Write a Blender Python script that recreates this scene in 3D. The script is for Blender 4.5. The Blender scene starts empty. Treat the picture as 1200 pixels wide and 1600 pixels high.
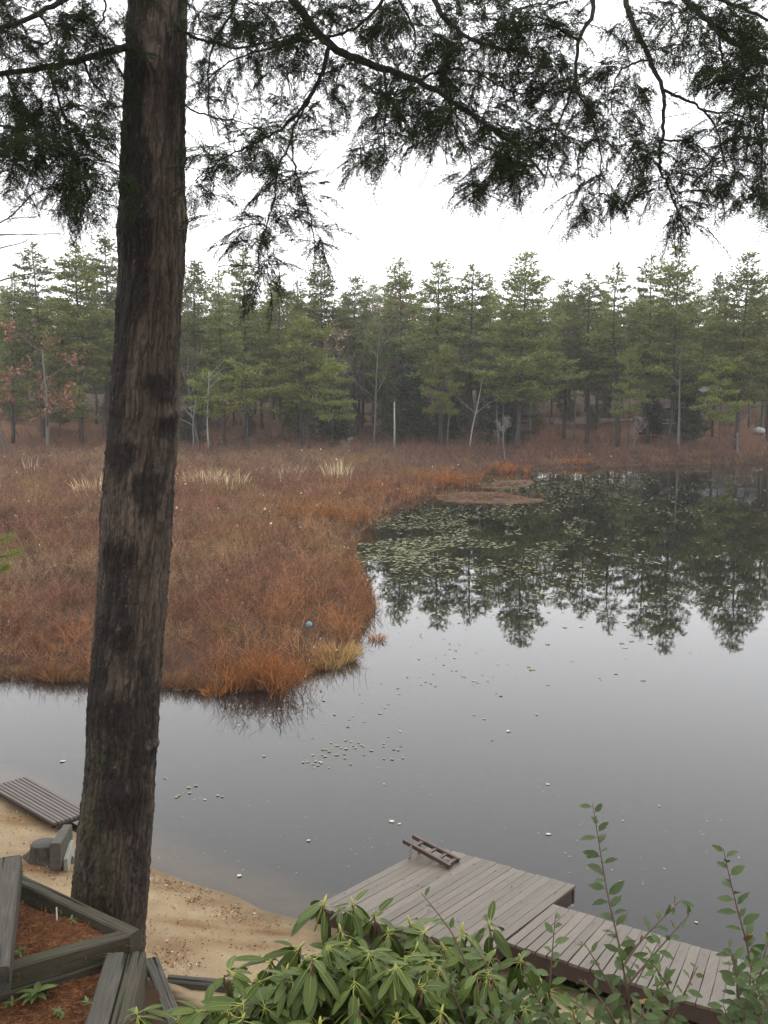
import bpy, math, random
import numpy as np
from mathutils import Vector, Matrix

S = bpy.context.scene
COL = S.collection
R = math.radians
# ------------------------------------------------------------------ camera
H_CAM = 6.5
F = 1600.0                       # focal length in photo pixels (1200 x 1600)
PITCH = math.atan(195.0 / F)
cd = bpy.data.cameras.new("camera")
cam = bpy.data.objects.new("camera", cd)
COL.objects.link(cam)
cam.location = (0, 0, H_CAM)
cam.rotation_euler = (math.pi / 2 - PITCH, 0, 0)
cd.sensor_fit = 'VERTICAL'
cd.sensor_height = 36.0
cd.sensor_width = 27.0
cd.lens = 36.0
cd.clip_start = 0.05
cd.clip_end = 3000
S.camera = cam
# ------------------------------------------------------------------ sky, sun, exposure
SUN_EL, SUN_AZ = R(48), R(200)
w = bpy.data.worlds.new("World")
S.world = w
w.use_nodes = True
nt = w.node_tree
nt.nodes.clear()
N = nt.nodes.new
wo = N('ShaderNodeOutputWorld'); bg = N('ShaderNodeBackground'); sky = N('ShaderNodeTexSky')
sky.sky_type = 'NISHITA'; sky.sun_disc = False
sky.sun_elevation = SUN_EL; sky.sun_rotation = SUN_AZ
sky.dust_density = 4.0; sky.air_density = 1.0
hs = N('ShaderNodeHueSaturation'); hs.inputs['Saturation'].default_value = 0.10
mx = N('ShaderNodeMix'); mx.data_type = 'RGBA'; mx.inputs[0].default_value = 0.85
mx.inputs[7].default_value = (14.9, 15.0, 15.25, 1)      # the even cloud layer
tc = N('ShaderNodeTexCoord'); sx = N('ShaderNodeSeparateXYZ'); mr = N('ShaderNodeMapRange')
nt.links.new(tc.outputs['Generated'], sx.inputs[0]); nt.links.new(sx.outputs['Z'], mr.inputs['Value'])
mr.inputs['From Min'].default_value = .25; mr.inputs['From Max'].default_value = .95
mr.inputs['To Min'].default_value = .120; mr.inputs['To Max'].default_value = .095       # sky brightened low down to lift the pond's reflection, dimmer overhead
nt.links.new(mr.outputs[0], bg.inputs['Strength'])
nt.links.new(sky.outputs[0], hs.inputs['Color'])
nt.links.new(hs.outputs[0], mx.inputs[6])
nt.links.new(mx.outputs[2], bg.inputs['Color'])
bg.inputs['Strength'].default_value = 0.12
nt.links.new(bg.outputs[0], wo.inputs['Surface'])
sl = bpy.data.lights.new("sun", 'SUN'); sl.energy = 0.6; sl.angle = R(35); sl.color = (1, .97, .92)
so = bpy.data.objects.new("sun", sl); COL.objects.link(so)
so.rotation_euler = (math.pi / 2 - SUN_EL, 0, math.pi - SUN_AZ + math.pi)
vs = S.view_settings
vs.view_transform = 'Standard'; vs.look = 'None'; vs.gamma = 1.0; vs.use_curve_mapping = False
vs.exposure = 0.55
HAZE = 0.00038
S.cycles.use_denoising = True; S.cycles.use_adaptive_sampling = False
S.cycles.max_bounces = 8; S.cycles.diffuse_bounces = 4; S.cycles.glossy_bounces = 2
S.cycles.transparent_max_bounces = 8; S.cycles.volume_bounces = 1
S.cycles.transmission_bounces = 2
S.cycles.caustics_reflective = False; S.cycles.caustics_refractive = False

# ------------------------------------------------------------------ helpers: photo rays
CP, SP = math.cos(PITCH), math.sin(PITCH)
def ray(x, y):
    a = (x - 600.0) / F; b = (800.0 - y) / F
    return np.array([a, CP + b * SP, -SP + b * CP])
def at_z(x, y, z=0.0):
    d = ray(x, y); t = (z - H_CAM) / d[2]
    return np.array([d[0] * t, d[1] * t, z])
def at_y(x, y, Y):
    d = ray(x, y); t = Y / d[1]
    return np.array([d[0] * t, Y, H_CAM + d[2] * t])

# ------------------------------------------------------------------ helpers: noise
def _hash(ix, iy, iz, seed):
    h = (ix.astype(np.int64) * 374761393 + iy.astype(np.int64) * 668265263 + iz.astype(np.int64) * 2147483647 + seed * 1274126177) & 0xffffffff
    h = ((h ^ (h >> 13)) * 1274126177) & 0xffffffff
    h = ((h ^ (h >> 16)) * 2246822519) & 0xffffffff
    return ((h ^ (h >> 15)) & 0xffffff) / float(0xffffff)
def vnoise(x, y, z=None, seed=0):
    x = np.asarray(x, float); y = np.asarray(y, float)
    z = np.zeros_like(x) if z is None else np.asarray(z, float)
    ix, iy, iz = np.floor(x), np.floor(y), np.floor(z)
    fx, fy, fz = x - ix, y - iy, z - iz
    fx = fx * fx * (3 - 2 * fx); fy = fy * fy * (3 - 2 * fy); fz = fz * fz * (3 - 2 * fz)
    r = 0
    for a in (0, 1):
        for b in (0, 1):
            for c in (0, 1):
                r = r + _hash(ix + a, iy + b, iz + c, seed) * (fx if a else 1 - fx) * (fy if b else 1 - fy) * (fz if c else 1 - fz)
    return r
def fbm(x, y, z=None, seed=0, o=4):
    r = 0; a = .5; t = 0
    for k in range(o):
        r = r + a * vnoise(np.asarray(x) * 2 ** k, np.asarray(y) * 2 ** k, None if z is None else np.asarray(z) * 2 ** k, seed + k)
        t += a; a *= .5
    return r / t

# ------------------------------------------------------------------ helpers: meshes
class MB:
    """collects vertices, faces of 3 or 4 corners and an optional colour per vertex"""
    def __init__(s): s.v = []; s.q = []; s.t = []; s.c = []; s.n = 0
    def add(s, v, q=None, t=None, c=None):
        v = np.asarray(v, float).reshape(-1, 3)
        if q is not None and len(q): s.q.append(np.asarray(q, np.int64).reshape(-1, 4) + s.n)
        if t is not None and len(t): s.t.append(np.asarray(t, np.int64).reshape(-1, 3) + s.n)
        s.v.append(v)
        if c is not None:
            c = np.asarray(c, float)
            if c.ndim == 1: c = np.tile(c, (len(v), 1))
            s.c.append(c)
        s.n += len(v)
    def mesh(s, name, mat, smooth=False):
        me = bpy.data.meshes.new(name)
        v = np.concatenate(s.v); q = np.concatenate(s.q) if s.q else np.zeros((0, 4), np.int64)
        t = np.concatenate(s.t) if s.t else np.zeros((0, 3), np.int64)
        me.vertices.add(len(v)); me.vertices.foreach_set('co', v.ravel().astype(np.float32))
        nl = q.size + t.size
        me.loops.add(nl); me.loops.foreach_set('vertex_index', np.concatenate([q.ravel(), t.ravel()]).astype(np.int32))
        me.polygons.add(len(q) + len(t))
        st = np.concatenate([np.arange(len(q)) * 4, q.size + np.arange(len(t)) * 3]).astype(np.int32)
        me.polygons.foreach_set('loop_start', st)
        me.polygons.foreach_set('use_smooth', np.full(len(q) + len(t), smooth, bool))
        me.update(calc_edges=True)
        if s.c:
            c = np.concatenate(s.c); c = np.concatenate([c, np.ones((len(c), 1))], 1)
            at = me.color_attributes.new('tint', 'FLOAT_COLOR', 'POINT')
            at.data.foreach_set('color', c.ravel().astype(np.float32))
        if mat is not None: me.materials.append(mat)
        return me
    def build(s, name, mat, parent=None, smooth=False):
        return link(name, s.mesh(name, mat, smooth), parent)
def link(name, me, parent=None, loc=None):
    o = bpy.data.objects.new(name, me); COL.objects.link(o)
    if loc is not None: o.location = tuple(loc)
    if parent is not None: o.parent = parent
    return o
def tag(o, label=None, cat=None, group=None, kind=None):
    if label: o['label'] = label
    if cat: o['category'] = cat
    if group: o['group'] = group
    if kind: o['kind'] = kind
    return o
def thing(name, label, cat, loc=(0, 0, 0), rz=0, group=None, sc=1):
    o = bpy.data.objects.new(name, None); COL.objects.link(o)
    o.location = tuple(loc); o.rotation_euler = (0, 0, rz); o.scale = (sc, sc, sc)
    return tag(o, label, cat, group)
def nrm(v):
    v = np.asarray(v, float); n = np.linalg.norm(v, axis=-1, keepdims=True)
    return v / np.maximum(n, 1e-9)
def tube(mb, pts, rad, n=6, c=None, cap=True):
    pts = np.asarray(pts, float); rad = np.asarray(rad, float) * np.ones(len(pts))
    tg = nrm(np.gradient(pts, axis=0))
    ref = np.array([0, 0, 1.0]) if abs(tg[:, 2].mean()) < .8 else np.array([1.0, 0, 0])
    u = nrm(np.cross(tg, ref)); v = np.cross(tg, u)
    a = np.arange(n) * 2 * math.pi / n
    ring = pts[:, None] + rad[:, None, None] * (np.cos(a)[None, :, None] * u[:, None] + np.sin(a)[None, :, None] * v[:, None])
    k = len(pts)
    i, j = np.meshgrid(np.arange(k - 1), np.arange(n), indexing='ij')
    j2 = (j + 1) % n
    q = np.stack([i * n + j, i * n + j2, (i + 1) * n + j2, (i + 1) * n + j], -1).reshape(-1, 4)
    V = ring.reshape(-1, 3); t = None
    if cap:
        V = np.concatenate([V, pts[:1], pts[-1:]])
        jj = np.arange(n); j2 = (jj + 1) % n
        t = np.concatenate([np.stack([j2, jj, np.full(n, k * n)], -1),
                            np.stack([(k - 1) * n + jj, (k - 1) * n + j2, np.full(n, k * n + 1)], -1)])
    mb.add(V, q, t, c)
def smoothline(p, m=8):
    """Catmull-Rom through p"""
    p = np.asarray(p, float)
    e = np.concatenate([[2 * p[0] - p[1]], p, [2 * p[-1] - p[-2]]])
    out = []
    for i in range(1, len(e) - 2):
        for t in np.arange(m) / m:
            a, b, c, d = e[i - 1], e[i], e[i + 1], e[i + 2]
            out.append(.5 * (2 * b + (c - a) * t + (2 * a - 5 * b + 4 * c - d) * t * t + (3 * b - a - 3 * c + d) * t ** 3))
    out.append(e[-2])
    return np.array(out)
def beam(mb, a, b, w, h, ch=.008, seg=8, jit=0., seed=0, up=(0, 0, 1), c=None):
    """a squared timber whose TOP centre line runs a -> b"""
    a = np.asarray(a, float); b = np.asarray(b, float)
    d = nrm(b - a); s = nrm(np.cross(d, up)); u = np.cross(s, d)
    hw = w / 2
    prof = np.array([[-hw + ch, 0], [hw - ch, 0], [hw, -ch], [hw, -h + ch], [hw - ch, -h], [-hw + ch, -h], [-hw, -h + ch], [-hw, -ch]])
    rg = np.random.default_rng(seed)
    n = len(prof); V = []
    for k in range(seg + 1):
        cpt = a + (b - a) * k / seg
        pr = prof + rg.normal(0, jit, prof.shape)
        V.append(cpt + pr[:, :1] * s + pr[:, 1:] * u)
    V = np.concatenate(V)
    i, j = np.meshgrid(np.arange(seg), np.arange(n), indexing='ij'); j2 = (j + 1) % n
    q = np.stack([i * n + j, i * n + j2, (i + 1) * n + j2, (i + 1) * n + j], -1).reshape(-1, 4)
    capq = [[7, 6, 1, 0][::-1], [6, 5, 2, 1][::-1], [5, 4, 3, 2][::-1]]
    e = seg * n
    capq += [[e + 7, e + 6, e + 1, e], [e + 6, e + 5, e + 2, e + 1], [e + 5, e + 4, e + 3, e + 2]]
    mb.add(V, np.concatenate([q, np.array(capq)]), None, c)

# ------------------------------------------------------------------ helpers: materials
class MT:
    def __init__(s, name):
        s.m = bpy.data.materials.new(name); s.m.use_nodes = True
        s.t = s.m.node_tree; s.t.nodes.clear()
        s.out = s.n('ShaderNodeOutputMaterial')
    def n(s, k, **kw):
        o = s.t.nodes.new(k)
        for a, b in kw.items(): setattr(o, a, b)
        return o
    def l(s, a, b): s.t.links.new(a, b)
    def coord(s, scale=(1, 1, 1), kind='Object'):
        tc = s.n('ShaderNodeTexCoord'); mp = s.n('ShaderNodeMapping'); mp.inputs['Scale'].default_value = scale
        s.l(tc.outputs[kind], mp.inputs[0]); return mp.outputs[0]
    def noise(s, vec, sc, det=4, rough=.55, dist=0):
        o = s.n('ShaderNodeTexNoise'); o.inputs['Scale'].default_value = sc; o.inputs['Detail'].default_value = det
        o.inputs['Roughness'].default_value = rough; o.inputs['Distortion'].default_value = dist
        if vec is not None: s.l(vec, o.inputs['Vector'])
        return o.outputs[0]
    def ramp(s, fac, stops):
        o = s.n('ShaderNodeValToRGB'); e = o.color_ramp.elements
        while len(e) < len(stops): e.new(.5)
        for k, (p, c) in enumerate(stops):
            e[k].position = p; e[k].color = (*c, 1) if not isinstance(c, (int, float)) else (c, c, c, 1)
        s.l(fac, o.inputs[0]); return o.outputs[0]
    def mix(s, fac, a, b, bt='MIX'):
        o = s.n('ShaderNodeMix', data_type='RGBA', blend_type=bt)
        for v, i in ((fac, 0), (a, 6), (b, 7)):
            if isinstance(v, (int, float)): o.inputs[i].default_value = v
            elif isinstance(v, tuple): o.inputs[i].default_value = (*v, 1)
            else: s.l(v, o.inputs[i])
        return o.outputs[2]
    def math(s, op, a, b=None):
        o = s.n('ShaderNodeMath', operation=op)
        for v, i in ((a, 0), (b, 1)):
            if v is None: continue
            if isinstance(v, (int, float)): o.inputs[i].default_value = v
            else: s.l(v, o.inputs[i])
        return o.outputs[0]
    def bump(s, h, st=.3, dist=.02):
        o = s.n('ShaderNodeBump'); o.inputs['Strength'].default_value = st; o.inputs['Distance'].default_value = dist
        s.l(h, o.inputs['Height']); return o.outputs[0]
    def surf(s, col, rough=.8, bump=None, spec=.3, trans=0., tcol=None):
        p = s.n('ShaderNodeBsdfPrincipled')
        p.inputs['Specular IOR Level'].default_value = spec
        for v, k in ((col, 'Base Color'), (rough, 'Roughness')):
            if isinstance(v, tuple): p.inputs[k].default_value = (*v, 1)
            elif isinstance(v, (int, float)): p.inputs[k].default_value = v
            else: s.l(v, p.inputs[k])
        if bump is not None: s.l(bump, p.inputs['Normal'])
        o = p.outputs[0]
        if trans > 0:
            tr = s.n('ShaderNodeBsdfTranslucent'); tc = tcol if tcol is not None else col
            if isinstance(tc, tuple): tr.inputs[0].default_value = (*tc, 1)
            else: s.l(tc, tr.inputs[0])
            m = s.n('ShaderNodeMixShader'); m.inputs[0].default_value = trans
            s.l(o, m.inputs[1]); s.l(tr.outputs[0], m.inputs[2]); o = m.outputs[0]
        s.l(o, s.out.inputs[0]); return s.m
    def attr(s, name='tint'):
        o = s.n('ShaderNodeAttribute'); o.attribute_name = name; return o.outputs['Color']
    def island(s): return s.n('ShaderNodeNewGeometry').outputs['Random Per Island']
    def rnd(s): return s.n('ShaderNodeObjectInfo').outputs['Random']

def mat_tint(name, rough=.85, trans=.25, var=.35, spec=.15):
    m = MT(name); c = m.attr()
    v = m.math('ADD', m.math('MULTIPLY', m.island(), var * 2), 1 - var)
    cc = m.n('ShaderNodeVectorMath', operation='SCALE'); m.l(c, cc.inputs[0]); m.l(v, cc.inputs['Scale'])
    return m.surf(cc.outputs[0], rough, None, spec, trans)
def mat_leafy(name, a, b, trans=.3, rough=.6, spec=.25, objvar=True):
    m = MT(name)
    c = m.ramp(m.island(), [(0, a), (1, b)])
    if objvar:
        h = m.n('ShaderNodeHueSaturation'); m.l(c, h.inputs['Color'])
        m.l(m.math('ADD', m.math('MULTIPLY', m.rnd(), .5), .75), h.inputs['Value'])
        m.l(m.math('ADD', m.math('MULTIPLY', m.rnd(), .03), .485), h.inputs['Hue'])
        c = h.outputs[0]
    return m.surf(c, rough, None, spec, trans)
def mat_bark(name, a, b, scale=(8, 8, 1.2), rough=.9):
    m = MT(name); v = m.coord(scale)
    n = m.noise(v, 3, 5, .6)
    return m.surf(m.ramp(n, [(.3, a), (.7, b)]), rough, m.bump(n, .5, .02), .2)
def mat_wood(name, a, b, c, rough=.7, spec=.3, scale=(1, 1, 1)):
    """weathered timber: tone differs per board, grain along the local/world axes by stretched noise"""
    m = MT(name); v = m.coord(scale)
    n = m.noise(v, 6, 6, .6, .3); n2 = m.noise(v, 1.3, 3)
    base = m.ramp(m.island(), [(0, a), (.5, b), (1, c)])
    col = m.mix(m.ramp(n, [(.35, 0.), (.7, .55)]), base, tuple(x * .45 for x in a))
    col = m.mix(m.ramp(n2, [(.45, 0.), (.7, .5)]), col, tuple(x * .8 for x in c))
    return m.surf(col, rough, m.bump(n, .35, .01), spec)

# ==================================================================================== THE GROUND
def poly_sd(px, py, poly, closed=True):
    """signed distance to a polygon, positive inside"""
    poly = np.asarray(poly, float)[:, :2]
    a = poly; b = np.roll(poly, -1, 0)
    dmin = np.full(px.shape, 1e9); ins = np.zeros(px.shape, bool)
    for (x0, y0), (x1, y1) in zip(a, b):
        dx, dy = x1 - x0, y1 - y0
        t = np.clip(((px - x0) * dx + (py - y0) * dy) / (dx * dx + dy * dy + 1e-12), 0, 1)
        dmin = np.minimum(dmin, np.hypot(px - x0 - t * dx, py - y0 - t * dy))
        c = ((y0 > py) != (y1 > py)) & (px < (x1 - x0) * (py - y0) / (y1 - y0 + 1e-12) + x0)
        ins ^= c
    return np.where(ins, dmin, -dmin)
NEAR_SHORE = [at_z(x, y)[:2] for x, y in [(-60, 1212), (0, 1232), (50, 1262), (100, 1290), (150, 1318), (235, 1355), (300, 1380), (370, 1400), (410, 1422), (465, 1435),
                                          (600, 1462), (760, 1500), (900, 1545), (1060, 1592), (1220, 1650)]]
NEAR = [(-300, -60), (-300, 40), (-30, 24), (-12, 16.5)] + NEAR_SHORE + [(9, 6.5), (14, 4.5), (40, 1), (300, -30), (300, -60)]
FAR_SHORE = [at_z(x, y)[:2] for x, y in [(-500, 1060), (-150, 1056), (0, 1060), (130, 1066), (200, 1072), (260, 1075), (330, 1080), (425, 1080), (470, 1058), (505, 1046), (548, 1012), (565, 985),
                                         (583, 950), (572, 915), (548, 880), (545, 858), (562, 836), (590, 806), (640, 782), (700, 756), (770, 739), (850, 734), (950, 730), (1100, 725), (1250, 722), (1600, 716)]]
FAR = [(-500, 60)] + FAR_SHORE + [(300, 95), (700, 140), (700, 1500), (-900, 1500), (-900, 60)]
BANK = [at_z(x, y, .45)[:2] for x, y in [(-400, 705), (0, 706), (100, 708), (250, 702), (330, 695), (450, 692), (560, 688), (620, 688), (700, 692), (850, 697), (1000, 704), (1200, 710), (1500, 706)]]
BANKP = [(-900, BANK[0][1])] + BANK + [(700, BANK[-1][1]), (700, 1500), (-900, 1500)]
def terrain(x, y):
    x = np.asarray(x, float); y = np.asarray(y, float)
    dn = poly_sd(x, y, NEAR); df = poly_sd(x, y, FAR); db = poly_sd(x, y, BANKP)
    n1 = fbm(x * .6, y * .6, seed=3) - .5; n2 = fbm(x * 3, y * 3, seed=9) - .5
    zn = np.where(dn < 3.2, .2 * dn, .64 + .5 * (dn - 3.2))
    zn = np.where(dn < 0, np.maximum(.22 * dn, -1.6), np.minimum(zn, 4.6 + .05 * np.maximum(dn - 11, 0)))
    zn = zn + (n1 * .10 + n2 * .05 - .035 * np.clip(vnoise(x * 4.2, y * 4.2, seed=77) - .62, 0, 1) * 2.6) * np.clip(dn * 1.5, 0, 1)
    zn = zn + .22 * np.exp(-((x + 2.6) ** 2 + (y - 9.1) ** 2) / .55)
    m1 = fbm(x * .25, y * .25, seed=5) - .5
    zf = np.where(df < 0, np.maximum(.3 * df, -1.6), np.minimum(.12 * df, .22) + m1 * .12 * np.clip(df, 0, 1))
    hill = np.where(db > 0, np.minimum(db, 25) * .095 + np.clip(db - 25, 0, 60) * .06 + np.clip(db - 85, 0, 400) * .03, 0)
    zf = zf + hill + m1 * np.clip(db * .1, 0, 2.0)
    return np.maximum(zn, zf)
def axis(parts):
    out = [parts[0][0]]
    for a, b, n in parts: out += list(np.linspace(a, b, n + 1)[1:])
    return np.array(out)
gx = axis([(-900, -200, 10), (-200, -60, 28), (-60, -16, 50), (-16, -7, 40), (-7, 6, 105), (6, 16, 30), (16, 60, 50), (60, 200, 28), (200, 700, 8)])
gy = axis([(-60, 0, 8), (0, 4, 12), (4, 14, 90), (14, 20, 25), (20, 60, 80), (60, 140, 90), (140, 300, 30), (300, 1500, 14)])
X, Y = np.meshgrid(gx, gy)
Z = terrain(X, Y)
mb = MB()
nx, ny = len(gx), len(gy)
i, j = np.meshgrid(np.arange(ny - 1), np.arange(nx - 1), indexing='ij')
q = np.stack([i * nx + j, i * nx + j + 1, (i + 1) * nx + j + 1, (i + 1) * nx + j], -1).reshape(-1, 4)
# what the soil is (sand, litter, marsh peat, mud) varies from place to place
dn = poly_sd(X, Y, NEAR); df = poly_sd(X, Y, FAR); db = poly_sd(X, Y, BANKP)
nz = fbm(X * .8, Y * .8, seed=21)
sand = np.array([.290, .224, .142]); duff = np.array([.048, .029, .018]); peat = np.array([.060, .036, .026]); mud = np.array([.022, .022, .018]); rust = np.array([.15, .078, .048])
def lerp(a, b, t): return a + (b - a) * np.clip(t, 0, 1)[..., None]
C = np.tile(mud, (ny, nx, 1))
C = np.where((df > -1.5)[..., None], lerp(np.tile(mud, (ny, nx, 1)), peat, df + 1), C)
C = np.where((db > -2)[..., None], lerp(C, rust, (db + 2) / 3), C)
sandc = lerp(np.tile(mud, (ny, nx, 1)), sand, (dn + 1.5) / 1.3)
sandc = sandc * (1 - .38 * np.exp(-((dn - .05) / .30) ** 2) - .10 * np.clip((nz - .5) * 4, 0, 1))[..., None]
C = lerp(C, np.array([.085, .060, .046]), (db - 16) / 30)
C = np.where((dn > -1.5)[..., None], sandc, C)
C = lerp(C, duff, (np.exp(-((X + 2.45) ** 2 + (Y - 8.75) ** 2) / .75) * 1.5 + (nz - .5) * .5 - .55) * 5)
for px_, py_, r1_, r2_ in [(265, 1376, .35, .16), (325, 1396, .3, .13), (372, 1424, .35, .12), (420, 1442, .4, .12), (265, 1500, .4, .3), (50, 1360, .5, .25), (30, 1270, .5, .25), (300, 1440, .5, .12), (380, 1475, .5, .14)]:
    o_ = at_z(px_, py_, .2); g_ = np.exp(-((X - o_[0]) / r1_) ** 2 - ((Y - o_[1]) / r2_) ** 2)
    C = lerp(C, np.array([.16, .095, .048]), g_ * 1.6 * nz)
C = np.where((dn > 3.0)[..., None], lerp(C, duff, (dn - 3.1 + (nz - .5) * 1.2) / .5), C)
mb.add(np.stack([X, Y, Z], -1), q, None, C.reshape(-1, 3))
m = MT('soil'); v = m.coord()
n1 = m.noise(v, 2.2, 6, .65); n2 = m.noise(v, 38, 4, .7); n3 = m.noise(v, .35, 3)
col = m.mix(m.ramp(n1, [(.35, 0.), (.75, .55)]), m.attr(), (.5, .42, .34), 'MULTIPLY')
col = m.mix(m.ramp(n2, [(.5, 0.), (.75, .5)]), col, (.35, .3, .24), 'MULTIPLY')
M_SOIL = m.surf(col, .95, m.bump(m.mix(.5, n1, n2), .6, .04), .05)
tag(mb.build('ground', M_SOIL, None, True), kind='structure')
def tq(x, y):
    x = np.clip(np.asarray(x, float), gx[0], gx[-1] - 1e-6); y = np.clip(np.asarray(y, float), gy[0], gy[-1] - 1e-6)
    a = np.clip(np.searchsorted(gx, x, 'right') - 1, 0, len(gx) - 2); b = np.clip(np.searchsorted(gy, y, 'right') - 1, 0, len(gy) - 2)
    u = (x - gx[a]) / (gx[a + 1] - gx[a]); v = (y - gy[b]) / (gy[b + 1] - gy[b])
    return (1 - v) * ((1 - u) * Z[b, a] + u * Z[b, a + 1]) + v * ((1 - u) * Z[b + 1, a] + u * Z[b + 1, a + 1])
def gz(x, y): return float(tq(x, y))
def on_ground(x, y):
    """where the photo's pixel meets the ground"""
    d = ray(x, y); o = np.array([0, 0, H_CAM])
    ts = np.geomspace(2.5, 400, 900)
    P = o + ts[:, None] * d
    below = P[:, 2] < np.maximum(tq(P[:, 0], P[:, 1]), 0)
    k = int(np.argmax(below)); lo, hi = ts[max(k - 1, 0)], ts[k]
    for _ in range(18):
        md = (lo + hi) / 2; p = o + md * d
        if p[2] < max(gz(p[0], p[1]), 0): hi = md
        else: lo = md
    return o + hi * d

# ------------------------------------------------------------------ the pond
mb = MB()
wx = np.linspace(-520, 520, 41); wy = np.linspace(3, 140, 41)
X2, Y2 = np.meshgrid(wx, wy); i, j = np.meshgrid(np.arange(40), np.arange(40), indexing='ij')
mb.add(np.stack([X2, Y2, X2 * 0], -1), np.stack([i * 41 + j, i * 41 + j + 1, (i + 1) * 41 + j + 1, (i + 1) * 41 + j], -1).reshape(-1, 4))
m = MT('pond_water')
v = m.coord((1, .45, 1)); h = m.noise(v, 1.4, 3, .5); h2 = m.noise(v, 9, 2)
bp = m.bump(m.mix(.25, h, h2), .035, .03)
fr = m.n('ShaderNodeFresnel'); fr.inputs[0].default_value = 1.34; m.l(bp, fr.inputs['Normal'])
gl = m.n('ShaderNodeBsdfGlossy'); gl.inputs['Roughness'].default_value = .012; gl.inputs['Color'].default_value = (1, 1, 1, 1); m.l(bp, gl.inputs['Normal'])
tr = m.n('ShaderNodeBsdfTransparent'); tr.inputs[0].default_value = (.62, .56, .44, 1)
ms = m.n('ShaderNodeMixShader'); m.l(fr.outputs[0], ms.inputs[0]); df_ = m.n('ShaderNodeBsdfDiffuse'); df_.inputs[0].default_value = (.070, .076, .078, 1)          # cloudy water
mm = m.n('ShaderNodeMixShader'); mm.inputs[0].default_value = .08; m.l(tr.outputs[0], mm.inputs[1]); m.l(df_.outputs[0], mm.inputs[2]); m.l(mm.outputs[0], ms.inputs[1]); m.l(gl.outputs[0], ms.inputs[2]); m.l(ms.outputs[0], m.out.inputs[0])
tag(mb.build('pond_water', m.m, None, True), kind='structure')

# ------------------------------------------------------------------ the sandy track along the far bank
mb = MB()
trk = smoothline([on_ground(x, y) for x, y in [(560, 668), (650, 664), (760, 661), (860, 658), (930, 656), (1000, 655), (1080, 657)]], 6)
tdir = nrm(np.gradient(trk[:, :2], axis=0)); sd = np.stack([-tdir[:, 1], tdir[:, 0]], -1)
V = []
for k in range(len(trk)):
    for s_ in (-1.6, -.5, .5, 1.6):
        p = trk[k, :2] + sd[k] * s_
        V.append((p[0], p[1], gz(p[0], p[1]) + .12))
k = len(trk); i, j = np.meshgrid(np.arange(k - 1), np.arange(3), indexing='ij')
mb.add(V, np.stack([i * 4 + j, (i + 1) * 4 + j, (i + 1) * 4 + j + 1, i * 4 + j + 1], -1).reshape(-1, 4))
m = MT('track_sand'); n = m.noise(m.coord(), 1.5, 4)
tag(mb.build('track', m.surf(m.ramp(n, [(.3, (.12, .10, .075)), (.7, (.24, .20, .155))]), .95), None, True), kind='structure')

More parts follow.
